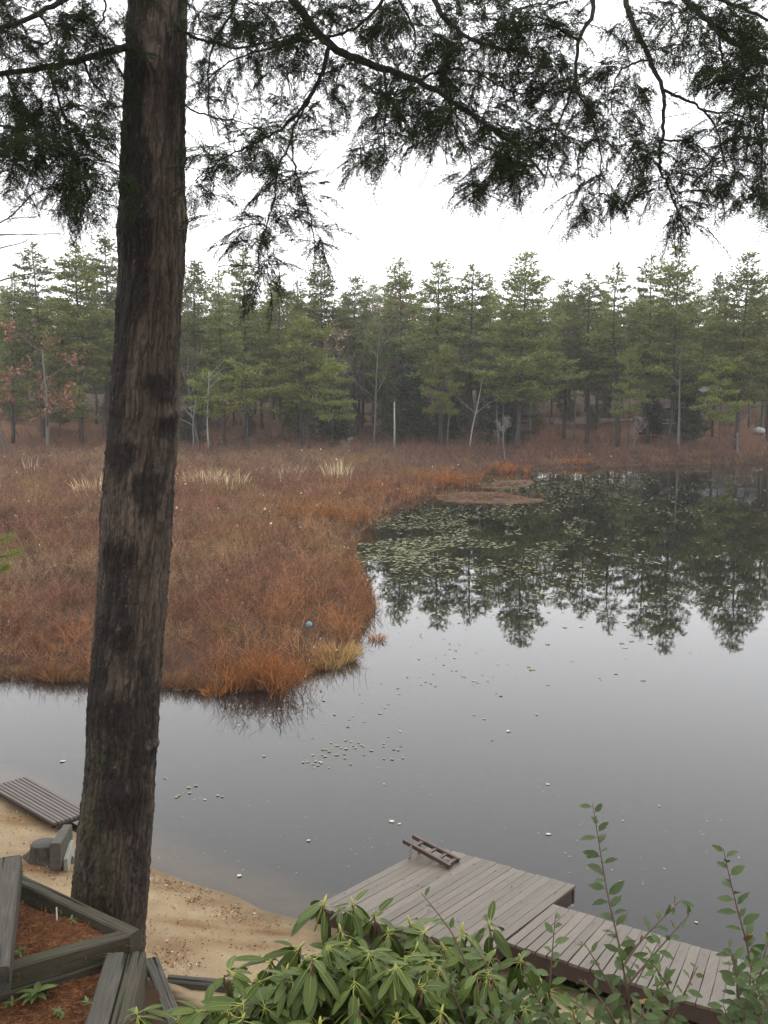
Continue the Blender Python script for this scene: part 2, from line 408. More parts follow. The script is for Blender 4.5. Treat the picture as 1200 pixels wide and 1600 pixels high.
# ==================================================================================== TREES OF THE FAR BANK
def leaf_quads(mb, P, D, L, W, rg, c=None):
    """elongated four-cornered leaves or needle tufts at P pointing along D"""
    P = np.asarray(P, float); D = nrm(D); n = len(P)
    L = np.asarray(L) * np.ones(n); W = np.asarray(W) * np.ones(n)
    s = nrm(np.cross(D, rg.normal(size=(n, 3))))
    V = np.stack([P, P + D * (L * .45)[:, None] + s * (W / 2)[:, None], P + D * L[:, None], P + D * (L * .45)[:, None] - s * (W / 2)[:, None]], 1)
    if c is not None and np.ndim(c) == 2: c = np.repeat(c, 4, 0)
    mb.add(V.reshape(-1, 3), np.arange(n * 4).reshape(-1, 4), None, c)
def make_pine(seed, H=20., cb=.45, rmax=3.2, dens=1., low_dead=True, flat=0., thick=.19, power=.8, ws=1.0):
    """returns (trunk mesh, crown mesh) of one pine of height H standing at the origin"""
    rg = np.random.default_rng(seed)
    tk, cr, wd = MB(), MB(), MB()
    nseg = 14
    zz = np.linspace(-.3, H, nseg)
    bend = np.cumsum(rg.normal(0, .06, (nseg, 2)), 0) * (H / 20); bend -= bend[0]
    ax = np.concatenate([bend, zz[:, None]], 1)
    tube(tk, ax, thick * (H / 20) * (1 - (zz.clip(0) / H) ** 1.2 * .93), 7)
    def axis_at(z): return np.array([np.interp(z, zz, ax[:, 0]), np.interp(z, zz, ax[:, 1]), z])
    zb = cb * H; z = zb
    P, D, L = [], [], []
    while z < H * .985:
        t = (z - zb) / (H - zb)
        Lp = rmax * (1 - t) ** power * (.6 + .4 * min(1, t * 5)) + .18
        nb = rg.integers(4, 7) if t < .85 else 4
        a0 = rg.uniform(0, 6.28)
        for b in range(nb):
            if rg.random() > .92 * dens + .05: continue
            az = a0 + b * 6.283 / nb + rg.normal(0, .25); Lb = Lp * (rg.uniform(.45, 1.3) if rg.random() > .12 else rg.uniform(.2, .5))
            el = R(-4 + 16 * t) * (1 - flat) + R(30) * max(0, t - .6) / .4 + rg.normal(0, .10)
            o = axis_at(z + rg.normal(0, .09)); hd = np.array([math.cos(az), math.sin(az), 0])
            s = np.linspace(0, 1, 6); up = Lb * (s * math.tan(el) + .16 * s ** 2.5 * (1 - flat * .6))
            br = o + (s * Lb)[:, None] * hd; br[:, 2] += up
            tube(wd, br, .035 * (1 - s * .85) * (.4 + Lb / rmax), 3, cap=False)
            step = .26; ss = np.arange(Lb * .28, Lb, step)
            sidev = np.cross([0, 0, 1], hd)
            for q_ in ss:
                f = q_ / Lb; c = np.array([np.interp(f, s, br[:, k]) for k in range(3)])
                wl = min(.95, .25 + .75 * (Lb - q_) * .5 + .2) * (.6 + .4 * min(1, Lb))
                for side in (-1, 0, 1):
                    m_ = 1 if side == 0 else max(1, int(wl / .22))
                    for e in range(m_):
                        r_ = (e + .5) / m_ * wl
                        p = c + side * sidev * r_ * .85 + hd * r_ * .55 * abs(side)
                        p = p + rg.normal(0, 1, 3) * [.07, .07, .10] + np.array([0, 0, .05 * r_])
                        d = hd * .7 + side * sidev * .55 + np.array([0, 0, .25 + .5 * max(0, t - .5)])
                        for _ in range(4):
                            P.append(p); D.append(d + rg.normal(0, .55, 3)); L.append(rg.uniform(.22, .42))
        z += rg.uniform(.42, .78) * (H / 20) ** .5 * (ws if t < .7 else .8)
    # the leader
    for k in range(24):
        P.append(axis_at(H - rg.uniform(0, .8))); D.append(np.array([*rg.normal(0, .5, 2), 1.0])); L.append(rg.uniform(.2, .4))
    leaf_quads(cr, P, D, L, np.array(L) * .30, rg)
    if low_dead:
        z = H * .12
        while z < zb:
            az = rg.uniform(0, 6.28); Lb = rg.uniform(.4, 2.0)
            o = axis_at(z); e = o + np.array([math.cos(az), math.sin(az), rg.uniform(-.25, .2)]) * Lb
            tube(tk, [o, (o + e) / 2 + rg.normal(0, .04, 3), e], [.03, .022, .008], 3, cap=False)
            z += rg.uniform(.25, .8)
    # merge branch wood into the trunk mesh
    for vv, qq in zip(wd.v, wd.q): pass
    off = 0
    for k, vv in enumerate(wd.v):
        tk.add(vv, wd.q[k] - off); off += len(vv)
    return tk, cr
M_PBARK = mat_bark('pine_bark', (.028, .024, .021), (.085, .075, .065))
M_PGREEN = mat_leafy('pine_needles', (.075, .092, .024), (.225, .24, .070), .42)
M_PLIGHT = mat_leafy('bright_pine_needles', (.085, .105, .024), (.25, .265, .068), .42)
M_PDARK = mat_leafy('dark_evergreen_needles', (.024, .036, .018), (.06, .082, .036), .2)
PINES = {}
def pine_kind(key, mat, **kw):
    tk, cr = make_pine(**kw)
    PINES[key] = (tk.mesh('trunk_' + key, M_PBARK, True), cr.mesh('crown_' + key, mat), kw.get('H', 20.))
pine_kind('tall', M_PGREEN, seed=1, H=20, cb=.33, rmax=3.9, power=.88)
pine_kind('broad', M_PGREEN, seed=2, H=20, cb=.26, rmax=5.0, power=.88)
pine_kind('narrow', M_PGREEN, seed=3, H=20, cb=.38, rmax=3.0, power=.85)
pine_kind('ragged', M_PGREEN, seed=23, H=20, cb=.32, rmax=3.4, dens=.88, ws=1.15, power=.85)
pine_kind('blunt', M_PGREEN, seed=24, H=20, cb=.34, rmax=3.5, ws=1.05, power=.9)
pine_kind('sparse', M_PGREEN, seed=4, H=20, cb=.42, rmax=2.9, dens=.75, power=.95)
pine_kind('lush', M_PLIGHT, seed=5, H=20, cb=.32, rmax=3.8, power=.88)
pine_kind('lowbright', M_PLIGHT, seed=6, H=10, cb=.38, rmax=3.3, flat=.9, dens=.72, ws=1.5, power=.6)
pine_kind('young', M_PLIGHT, seed=7, H=7, cb=.5, rmax=2.3, flat=.95, dens=.75, thick=.16, ws=1.3, power=.55)
pine_kind('hemlock', M_PDARK, seed=8, H=8, cb=.06, rmax=2.3, low_dead=False)
pine_kind('mid', M_PGREEN, seed=9, H=20, cb=.25, rmax=3.3, dens=.92, ws=1.1, power=.9)
pine_kind('sapling', M_PGREEN, seed=12, H=9, cb=.10, rmax=2.1, power=1.0, low_dead=False)
pine_kind('full', M_PGREEN, seed=10, H=20, cb=.24, rmax=3.2, dens=.85, low_dead=False)
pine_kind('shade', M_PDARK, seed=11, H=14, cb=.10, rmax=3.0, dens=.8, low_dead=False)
def plant_pine(name, kind, x, ytop, Yd, label, cat='tree', group=None, rz=0, wide=1.0, ybase=None):
    """a pine whose top shows at photo pixel (x, ytop), standing Yd metres off"""
    top = at_y(x, ytop, Yd); z0 = gz(top[0], Yd)
    tm, cm, H = PINES[kind]
    s = (top[2] - z0) / H; wide = wide * (1.3 if H > 15 else 1.1)
    t = thing(name, label, cat, (top[0], Yd, z0), rz, group, 1)
    t.scale = (s * wide, s * wide, s); t.rotation_euler = (rr.gauss(0, .012), rr.gauss(0, .012), rz)
    link('trunk', tm, t); link('crown', cm, t)
    return t
rr = random.Random(5)
HERO = [  # kind, x, top y, distance, width, label
 ('mid', 8, 425, 104, 1.0, 'green pine cut by the left edge of the photo, behind the rusty oak'),
 ('ragged', 60, 380, 108, 1.1, 'pine with an open upswept top, second from the left edge'),
 ('lush', 116, 378, 103, 1.15, 'big bright green pine just left of the dark foreground trunk'),
 ('narrow', 160, 370, 112, 1.2, 'pine with a pointed top touching the left side of the foreground trunk'),
 ('ragged', 214, 400, 108, 1.0, 'pine mostly hidden behind the dark foreground trunk'),
 ('tall', 302, 408, 106, 1.0, 'pine rising just right of the dark foreground trunk'),
 ('mid', 345, 424, 103, .9, 'green pine between the white birch and the drooping hemlock spray'),
 ('ragged', 378, 388, 110, 1.0, 'tall pine behind the lowest drooping hemlock spray'),
 ('lush', 436, 428, 106, .95, 'light green pine right of the lowest hemlock spray'),
 ('blunt', 502, 402, 118, 1.0, 'pale hazy pine whose top stands left of the skyline gap'),
 ('sparse', 470, 440, 102, 1.0, 'thin dark pine over the brightest low green boughs'),
 ('narrow', 556, 430, 120, 1.1, 'faint narrow pine left of the rust-leaved crown'),
 ('blunt', 622, 404, 116, 1.0, 'pine with a rounded top above the rust-leaved crown'),
 ('narrow', 690, 407, 108, 1.2, 'leftmost of a close pair of pines left of the broad pine'),
 ('ragged', 736, 414, 110, 1.2, 'right-hand one of a close pair of pines left of the broad pine'),
 ('broad', 812, 395, 101, 1.05, 'broad pine with tiered boughs, the one most clearly mirrored in mid pond'),
 ('mid', 772, 428, 112, .8, 'lower pine tucked against the left side of the broad tiered pine'),
 ('narrow', 886, 436, 112, 1.1, 'narrow low-topped pine right of the broad tiered pine'),
 ('ragged', 922, 428, 108, 1.2, 'narrow pine with a bare lower trunk in the dip of the skyline'),
 ('sparse', 972, 412, 103, 1.2, 'sparse see-through pine left of the tallest pair'),
 ('ragged', 1022, 400, 104, 1.0, 'left-hand pine of the tallest pair on the right bank'),
 ('broad', 1058, 384, 101, .85, 'tallest pine of the far bank, above the grey standing snag'),
 ('broad', 1162, 396, 98, .95, 'full yellowish pine near the right edge with low green boughs'),
 ('tall', 1122, 428, 108, .8, 'smaller pine between the tallest pine and the one near the right edge'),
 ('mid', 1212, 425, 104, 1.0, 'pine cut by the right edge of the photo'),
 ('lowbright', 480, 500, 99, 1.0, 'low pine with the brightest yellow-green spreading boughs over the brown bank'),
 ('lowbright', 520, 560, 97, .8, 'short bright green pine whose boughs hang low beside the grey dead bush'),
 ('young', 330, 586, 98, .9, 'little pine with one flat bright bough beside the white birch'),
 ('young', 385, 572, 97, 1.2, 'young pine with spreading bright boughs in the middle of the left bank'),
 ('lowbright', 690, 540, 100, .6, 'slim young pine with bright shelves behind the leaning white birch'),
 ('lowbright', 985, 545, 100, .6, 'slender young pine right of the bank with green lower shelves'),
 ('lowbright', 1130, 560, 94, .8, 'young pine with drooping green shelves near the water at right'),
 ('young', 62, 600, 100, 1.1, 'young pine with bright flat boughs below the rusty oak'),
 ('young', 125, 604, 100, 1.0, 'young pine with a bright bough between the rusty oak and the foreground trunk'),
 ('hemlock', 640, 575, 108, 1.1, 'dark bushy hemlock behind the white stub on the bank'),
 ('hemlock', 790, 590, 106, 1.3, 'dark bushy hemlock behind the pale dead bush on the right'),
 ('hemlock', 700, 600, 112, 1.2, 'dark low hemlock between the two hemlocks of the middle bank'),
 ('hemlock', 1072, 585, 104, 1.1, 'dark hemlock beside the grey cabin on the right bank'),
 ('hemlock', 1022, 620, 108, 1.4, 'rounded dark evergreen left of the grey standing snag'),
 ('hemlock', 520, 610, 106, 1.3, 'low dark evergreen behind the short bright pine'),
 ('hemlock', 300, 625, 108, 1.2, 'low dark evergreen behind the white birch'),
]
for kind, x, yt, Yd, wd_, lab in HERO:
    plant_pine('pine_tree' if kind != 'hemlock' else 'hemlock_shrub', kind, x, yt, Yd, lab, 'tree', None, rr.uniform(0, 6.28), wd_)
# rows of pines deeper in the wood
kinds = ['tall', 'narrow', 'mid', 'sparse', 'ragged', 'blunt', 'broad', 'ragged']
for row, (Yd, n, lo, hi) in enumerate([(124, 30, 455, 515), (142, 30, 450, 510), (165, 28, 446, 500), (195, 26, 444, 500)]):
    for k in range(n):
        x = -60 + (k + rr.uniform(.1, .9)) * 1320 / n
        plant_pine('pine_tree', rr.choice(kinds), x, rr.uniform(lo, hi), Yd + rr.uniform(-7, 7),
                   'hazy pine in the back rows of the wood, half hidden by the trees in front', 'tree', 'pines deeper in the far wood', rr.uniform(0, 6.28), rr.uniform(.8, 1.15))
for k in range(84):      # full-crowned evergreens that close the wood
    Yd = rr.choice([128, 140, 152, 168, 185, 205, 230]) + rr.uniform(-6, 6); x = -60 + (k + rr.random()) * 1320 / 84
    plant_pine('pine_tree', 'full', x, rr.uniform(455, 540), Yd, 'dim full-crowned evergreen deep in the far wood, seen between the trunks', 'tree', 'full evergreens deep in the far wood', rr.uniform(0, 6.28), rr.uniform(.8, 1.2))
for k in range(24):
    x = -60 + (k + rr.random()) * 1320 / 24; Yd = rr.uniform(140, 175) if x < 600 else rr.uniform(118, 160)
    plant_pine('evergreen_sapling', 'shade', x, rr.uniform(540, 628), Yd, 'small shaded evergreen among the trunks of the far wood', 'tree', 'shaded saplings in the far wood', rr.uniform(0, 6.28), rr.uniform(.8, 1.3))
for k in range(26):
    x = (-60 + k * 75 if k < 8 else 540 + (k - 8 + rr.random()) * 40); Yd = rr.uniform(112, 132)
    plant_pine('pine_sapling', 'sapling', x, rr.uniform(565, 640), Yd, 'small green pine filling in under the tall pines of the far bank', 'tree', 'pine saplings on the far bank', rr.uniform(0, 6.28), rr.uniform(.9, 1.3))
# ------------------------------------------------------------------ bare and leafy broadleaf trees
def grow(rg, out, p, d, L, r, dep, kids=(3, 5), wob=.18, spread=.75, upb=.12, ratio=.62):
    n = 5
    pts = [np.asarray(p, float)]; d = nrm(d)
    for k in range(n):
        d = nrm(d + rg.normal(0, wob, 3) * .6 + np.array([0, 0, upb]) * .3)
        pts.append(pts[-1] + d * L / n)
    pts = np.array(pts)
    out.append((pts, np.linspace(r, r * .45 if dep else r * .25, n + 1), dep))
    if dep == 0: return
    for k in range(rg.integers(*kids) + (1 if dep > 1 else 0)):
        f = rg.uniform(.35, 1.0); q0 = np.array([np.interp(f * n, np.arange(n + 1), pts[:, c]) for c in range(3)])
        a = rg.normal(size=3); a = nrm(a - d * (a @ d))
        nd = nrm(d * (1 - spread * .5) + a * spread * rg.uniform(.6, 1.1) + np.array([0, 0, upb]))
        grow(rg, out, q0, nd, L * ratio * rg.uniform(.7, 1.2) * (1.15 - .4 * f), r * (1 - .5 * f) * .6, dep - 1, kids, wob, spread, upb, ratio)
def bare_meshes(seed, H=14., r=.14, dep=4, trunk_f=.45, leaves=0, leafmat=None, bark=None, lean=(0, 0, 1), leaf_size=.22, wob=.14, minr=.012, **kw):
    rg = np.random.default_rng(seed); out = []
    tr_, br_, lf = MB(), MB(), MB()
    n = 8; pts = [np.zeros(3) - np.array([0, 0, .2])]; d = nrm(lean)
    for k in range(n):
        d = nrm(d + rg.normal(0, wob * .5, 3) + np.array([0, 0, .05])); pts.append(pts[-1] + d * H * .8 / n)
    pts = np.array(pts)
    tube(tr_, pts, np.linspace(r, r * .3, n + 1), 6)
    for k in range(int(9 if dep > 2 else 6)):
        f = rg.uniform(trunk_f, 1); q0 = np.array([np.interp(f * n, np.arange(n + 1), pts[:, c]) for c in range(3)])
        az = rg.uniform(0, 6.28)
        grow(rg, out, q0, np.array([math.cos(az), math.sin(az), rg.uniform(.4, 1.2)]), H * .28 * (1.3 - .6 * f) * rg.uniform(.7, 1.2), r * .4, dep - 2, **kw)
    for p_, rad, dp in out: tube(br_, p_, np.maximum(rad, minr), 3 if dp < 2 else 4, cap=False)
    ends = np.concatenate([p_[2:] for p_, rad, dp in out if dp == 0])
    if leaves:
        idx = rg.integers(0, len(ends), leaves)
        leaf_quads(lf, ends[idx] + rg.normal(0, .18, (leaves, 3)), rg.normal(0, 1, (leaves, 3)) + [0, 0, -.5], leaf_size * rg.uniform(.6, 1.2, leaves), leaf_size * .7, rg)
    return tr_, br_, lf
M_GREYBARK = mat_bark('grey_bark', (.06, .055, .05), (.17, .16, .145))
M_BIRCH = mat_bark('birch_bark', (.12, .115, .10), (.40, .385, .35), (5, 5, 9))
M_TWIG = MT('grey_brown_twigs').surf((.085, .066, .056), .9)
M_SNAG = MT('dead_silvery_wood').surf((.15, .135, .122), .85)
M_RUST = mat_leafy('rust_brown_leaves', (.15, .062, .03), (.33, .16, .085), .3, objvar=False)
M_TAN = mat_leafy('tan_dead_leaves', (.2, .12, .07), (.36, .24, .15), .3, objvar=False)
BARE = []
for sd_ in range(4):
    a, b, c = bare_meshes(40 + sd_, H=16, r=.13, dep=4, trunk_f=.35, minr=.018)
    BARE.append((a.mesh('bare_trunk', M_GREYBARK, True), b.mesh('bare_branches', M_TWIG), 16.))
for k in range(80):   # leafless trees between the pines
    Yd = rr.choice([104, 112, 120, 130, 145, 165, 185]) + rr.uniform(-5, 5)
    x = -50 + (k + rr.random()) * 1310 / 80; yt = rr.uniform(445, 560)
    top = at_y(x, yt, Yd); z0 = gz(top[0], Yd); tm, bm_, H = rr.choice(BARE)
    s_ = (top[2] - z0) / (H * .98)
    t = thing('bare_tree', 'leafless grey-brown tree standing between the pines of the far wood', 'tree', (top[0], Yd, z0), rr.uniform(0, 6.28), 'leafless trees in the far wood', s_)
    link('trunk', tm, t); link('crown', bm_, t)
def one_bare(name, label, x, ybase, ytop, seed, bark, twig, cat='tree', leafmat=None, leaves=0, zoff=0, Yd=None, **kw):
    if Yd is None: b = on_ground(x, ybase)
    else: b = at_y(x, ybase, Yd); b[2] = gz(b[0], Yd)
    top = at_y(x, ytop, b[1]); H = top[2] - b[2]
    a, br_, lf = bare_meshes(seed, H=H / .9, leaves=leaves, **kw)
    t = thing(name, label, cat, b)
    a.build('trunk', bark, t, True); br_.build('branches', twig, t)
    if leaves: lf.build('leaves', leafmat, t)
    return t
one_bare('birch_tree', 'slim white birch standing upright on the left bank', 326, 690, 560, 61, M_BIRCH, M_BIRCH, Yd=97, r=.10, dep=2, trunk_f=.7, wob=.05)
one_bare('birch_tree', 'crooked pale birch leaning just left of the upright white birch', 300, 690, 596, 62, M_BIRCH, M_BIRCH, Yd=97.5, r=.075, dep=2, trunk_f=.5, wob=.22, lean=(.28, 0, 1))
one_bare('birch_tree', 'thin leaning white birch in the middle of the far bank', 732, 686, 560, 63, M_BIRCH, M_BIRCH, Yd=98, r=.075, dep=2, trunk_f=.5, wob=.08, lean=(.12, 0, 1))
one_bare('birch_tree', 'pale birch with forked branches behind the big broad pine', 828, 690, 500, 66, M_BIRCH, M_SNAG, r=.09, dep=3, trunk_f=.5, wob=.1)
one_bare('birch_tree', 'straight pale-stemmed tree beside the low bright boughs', 424, 692, 520, 67, M_GREYBARK, M_TWIG, r=.13, dep=3, trunk_f=.4, wob=.04, leaves=60, leafmat=M_TAN)
one_bare('birch_tree', 'mossy pale-stemmed tree right of the grey dead bush', 545, 690, 540, 68, M_GREYBARK, M_TWIG, r=.14, dep=3, trunk_f=.5, wob=.03)
one_bare('oak_tree', 'oak holding clumps of rusty brown leaves at the left', 75, 706, 520, 71, M_GREYBARK, M_TWIG, r=.2, dep=4, trunk_f=.25, leaves=700, leafmat=M_RUST, leaf_size=.36)
one_bare('oak_tree', 'small oak with rusty brown leaves at the left edge', 8, 706, 596, 72, M_GREYBARK, M_TWIG, r=.12, dep=4, trunk_f=.3, leaves=450, leafmat=M_RUST, leaf_size=.36)
one_bare('oak_tree', 'tree with a rust-red leafy crown below the skyline in mid photo', 612, 672, 462, 73, M_GREYBARK, M_TWIG, r=.2, dep=4, trunk_f=.55, leaves=900, leafmat=M_RUST, leaf_size=.42, Yd=122)
one_bare('oak_tree', 'tree with thin pinkish brown leaves at the right edge', 1190, 676, 520, 74, M_GREYBARK, M_TWIG, r=.18, dep=4, trunk_f=.3, leaves=500, leafmat=M_TAN, leaf_size=.36, Yd=108)
one_bare('oak_tree', 'pale branching oak with a few tan leaves right of the thin dark pine', 516, 672, 515, 75, M_SNAG, M_SNAG, r=.14, dep=4, trunk_f=.45, leaves=260, leafmat=M_TAN, leaf_size=.4, Yd=112)
one_bare('dead_snag', 'tall grey standing snag at the edge of the right bank', 1060, 706, 540, 76, M_GREYBARK, M_GREYBARK, r=.17, dep=2, trunk_f=.72, wob=.03, minr=.012)
one_bare('dead_snag', 'small pale dead snag by the water near the right edge', 1152, 712, 668, 77, M_SNAG, M_SNAG, r=.11, dep=2, trunk_f=.6, wob=.04)
one_bare('dead_bush', 'silvery dead bush with spreading twigs in the marsh below the left bank', 546, 714, 676, 78, M_SNAG, M_SNAG, 'bush', r=.05, dep=4, trunk_f=.05, minr=.012)
one_bare('dead_bush', 'silvery dead bush on two pale stems at the edge of the lily pads', 788, 722, 655, 79, M_SNAG, M_SNAG, 'bush', r=.06, dep=4, trunk_f=.4, minr=.012)
one_bare('dead_bush', 'bleached fallen bush at the foot of the right bank', 985, 704, 652, 80, M_SNAG, M_SNAG, 'bush', r=.09, dep=4, trunk_f=.2, minr=.02, lean=(.4, 0, 1))
b = at_y(616, 690, 98); b[2] = gz(b[0], 98)
mb = MB(); tube(mb, [b - [0, 0, .2], b + [.03, 0, 2.2], b + [.0, 0, at_y(616, 628, b[1])[2] - b[2]]], [.10, .09, .06], 7)
tag(mb.build('tree_stub', M_BIRCH, None, True), 'white broken tree stub standing alone on the middle bank', 'tree stub')
# undergrowth line along the bank: bare brown bushes
def stems(mb, rg, P, H, W, n, col, spread=.55, twigs=2, leaf=0, leafcol=None):
    """bare many-stemmed bushes at points P: n thin stems each, with side twigs and remaining leaves"""
    P = np.asarray(P, float); m_ = len(P)
    base = np.repeat(P, n, 0); h = np.repeat(np.asarray(H) * np.ones(m_), n) * rg.uniform(.55, 1.1, m_ * n); w = np.repeat(np.asarray(W) * np.ones(m_), n)
    cc = np.repeat(np.asarray(col).reshape(-1, 3) * np.ones((m_, 3)), n, 0)
    base = base + np.stack([rg.normal(0, .16, m_ * n) * h, rg.normal(0, .16, m_ * n) * h, 0 * h], -1)
    d = nrm(np.stack([rg.normal(0, spread, m_ * n), rg.normal(0, spread, m_ * n), np.ones(m_ * n)], -1))
    def strip(b_, d_, L_, w_, c_):
        k = len(b_); s = nrm(np.cross(d_, rg.normal(size=(k, 3)) + [0, .0, 0]))
        m1 = b_ + d_ * (L_ * .5)[:, None] + rg.normal(0, .06, (k, 3)) * L_[:, None]
        e = b_ + d_ * L_[:, None] + np.stack([0 * L_, 0 * L_, .05 * L_], -1)
        V = np.stack([b_ - s * w_[:, None], b_ + s * w_[:, None], m1 + s * w_[:, None] * .7, m1 - s * w_[:, None] * .7, e], 1)
        kk = np.arange(k)[:, None] * 5
        mb.add(V.reshape(-1, 3), kk + np.array([[0, 1, 2, 3]]), kk + np.array([[3, 2, 4]]), np.repeat(c_, 5, 0))
        return m1, e
    m1, e = strip(base, d, h, w, cc)
    for k in range(twigs):
        f = rg.uniform(.3, .95, len(base))[:, None]; o = base + (e - base) * f
        dd = nrm(d + rg.normal(0, .7, d.shape)); strip(o, dd, h * rg.uniform(.25, .5, len(h)), w * .7, cc)
    if leaf:
        k = len(base) * leaf; ii = rg.integers(0, len(base), k); f = rg.uniform(.35, 1.05, k)[:, None]
        p = base[ii] + (e - base)[ii] * f + rg.normal(0, .07, (k, 3)) * h[ii][:, None]
        lc = cc[ii] * 1.25 if leafcol is None else np.repeat(np.asarray(leafcol).reshape(-1, 3) * np.ones((m_, 3)), n, 0)[ii]
        leaf_quads(mb, p, rg.normal(0, 1, (k, 3)) + [0, 0, .4], w[ii] * rg.uniform(2.5, 5, k), w[ii] * 2.2, rg, lc)
M_MARSH = mat_tint('marsh_twigs', .9, .25, .6)
rg = np.random.default_rng(77)
# ==================================================================================== MARSH
xs = rg.uniform(-75, 45, 60000); ys = 14 + (rg.random(60000) ** 1.25) * 110
dfp = poly_sd(xs, ys, FAR); dbp = poly_sd(xs, ys, BANKP)
dist = np.hypot(xs, ys)
vis = (np.abs(xs) < ys * .40 + 4)
keepp = np.clip(60.0 / dist, .25, 1.0)
ok = (dfp > -.12) & (dbp < 1.5) & vis & (rg.random(60000) < keepp)
xs, ys, dfp, dbp, dist = (a[ok] for a in (xs, ys, dfp, dbp, dist))

zs = tq(xs, ys)
pn3 = fbm(xs * 1.1, ys * .9, seed=33); pn = fbm(xs * .16, ys * .12, seed=31); pn2 = fbm(xs * .5, ys * .35, seed=32)
red = np.array([.165, .083, .055]); brn = np.array([.185, .120, .075]); gry = np.array([.165, .104, .074]); org = np.array([.30, .130, .045]); tan = np.array([.30, .19, .09])
c = lerp(np.tile(brn, (len(xs), 1)), red, (pn - .38) * 5)
c = lerp(c, gry, (dist - 52) / 60 + (pn2 - .5) * 1.2)
# image spots where the bright orange and the tan kinds grow
for px_, py_, rad, cc_, am in [(410, 1045, 1.1, org, 1.), (80, 1045, 1.6, org, .7), (560, 915, 1.5, org, .55), (500, 805, 3.0, org, .75), (690, 752, 3.5, org, .75), (885, 728, 2.5, tan, .8),
                               (912, 722, 2.2, org, 1.), (620, 775, 3.0, org, .7), (500, 975, 1.6, org, .6), (545, 885, 1.6, tan, .6), (510, 1030, 1.0, tan, .7), (790, 738, 2.0, org, .8), (330, 880, 3, tan, .35), (440, 850, 3, org, .35), (250, 960, 2.5, org, .25), (990, 725, 2, org, .7), (1060, 722, 2.5, red, .6)]:
    o_ = at_z(px_, py_); g_ = np.exp(-((xs - o_[0]) ** 2 + (ys - o_[1]) ** 2) / (2 * rad ** 2)) * am
    c = lerp(c, cc_, g_ * (.15 + 1.0 * pn2))
edge = np.exp(-dfp / .6)
c = lerp(c, org, edge * .75 * pn2 * np.clip((60 - dist) / 30, .15, 1))
c = c * (.42 + 1.2 * pn3)[:, None]
c = lerp(c, np.array([.34, .26, .17]), (rg.random(len(xs)) - .93) * 8 * .6)
c = c * (1 + rg.normal(0, .22, (len(c), 1))).clip(.45, 1.7)
pn3 = fbm(xs * 1.1, ys * .9, seed=33)
hh = (.30 + .45 * pn2 + .2 * pn + .45 * np.clip(pn3 - .45, 0, 1) * 2) * (1 - .25 * edge) * np.clip(.8 + dist / 120, .8, 1.5)
ww = .0042 * np.clip(dist / 17, 1, 5)
rt = np.clip((xs + 4) / 14, 0, 1) * np.clip((ys - 60) / 10, 0, 1); c = lerp(c, np.array([.10, .060, .050]), rt * .75); hh = hh * (1 - .4 * rt)
c = lerp(c, tan * .75, (fbm(xs * .45, ys * .4, seed=35) - .54) * 4)
ka = 26000; xa = rg.uniform(-11, 2.5, ka); ya = rg.uniform(15, 40, ka); da = poly_sd(xa, ya, FAR); oka = (da > -.06) & (da < .45) & (np.hypot(xa + .85, ya - 19.6) > .75); xa, ya, da = xa[oka][:1300], ya[oka][:1300], da[oka][:1300]   # the ragged fringe at the water
ca = lerp(np.tile(red * .7 + org * .25, (len(xa), 1)), tan * .8, rg.random(len(xa)) * 1.3 - .3); ca = lerp(ca, np.array([.07, .04, .03]), rg.random(len(xa)) * 1.4 - .6)
xs, ys, zs = np.r_[xs, xa], np.r_[ys, ya], np.r_[zs, np.maximum(tq(xa, ya), -.05)]; hh = np.r_[hh, rg.uniform(.12, .42, len(xa))]; ww = np.r_[ww, np.full(len(xa), .0042)]; c = np.concatenate([c, ca]); dist = np.hypot(xs, ys)
mb = MB()
nearm = dist < 40
stems(mb, rg, np.stack([xs, ys, zs], -1)[nearm], hh[nearm] * .9, ww[nearm], 11, c[nearm], .75, 3, 3)
stems(mb, rg, np.stack([xs, ys, zs], -1)[~nearm], hh[~nearm] * .85, ww[~nearm], 8, c[~nearm], .65, 2, 2)
ip = []
for cx2, cy2, sx, sy, n in [(765, 777, 45, 3.5, 130), (775, 758, 20, 1.5, 40), (735, 780, 20, 2, 40)]:
    ip += [at_z(rg.normal(cx2, sx), rg.normal(cy2, sy), .04) for _ in range(n)]
ip = np.array(ip); stems(mb, rg, ip, rg.uniform(.1, .32, len(ip)), .014, 9, np.tile([.15, .085, .05], (len(ip), 1)) * rg.uniform(.6, 1.5, (len(ip), 1)), .9, 1, 1)
tag(mb.build('marsh_shrubs', M_MARSH), 'red-brown leafless marsh shrubs covering the boggy shore', 'marsh shrubs', None, 'stuff')
# pale leaves and seed heads caught in the shrubs
k = 260; ii = rg.integers(0, len(xs), k)
mb = MB(); P = np.stack([xs, ys, zs + hh * .8], -1)[ii] + rg.normal(0, .15, (k, 3)); sc_ = np.clip(dist[ii] / 22, 1, 2.2)
leaf_quads(mb, P, rg.normal(0, 1, (k, 3)), .075 * sc_ * rg.uniform(.6, 1.2, k), .055 * sc_, rg, np.tile([.52, .42, .33], (k, 1)) * rg.uniform(.6, 1.2, (k, 1)))
tag(mb.build('pale_leaves', M_MARSH), 'pale dead leaves caught on the marsh shrubs', 'leaves', None, 'stuff')
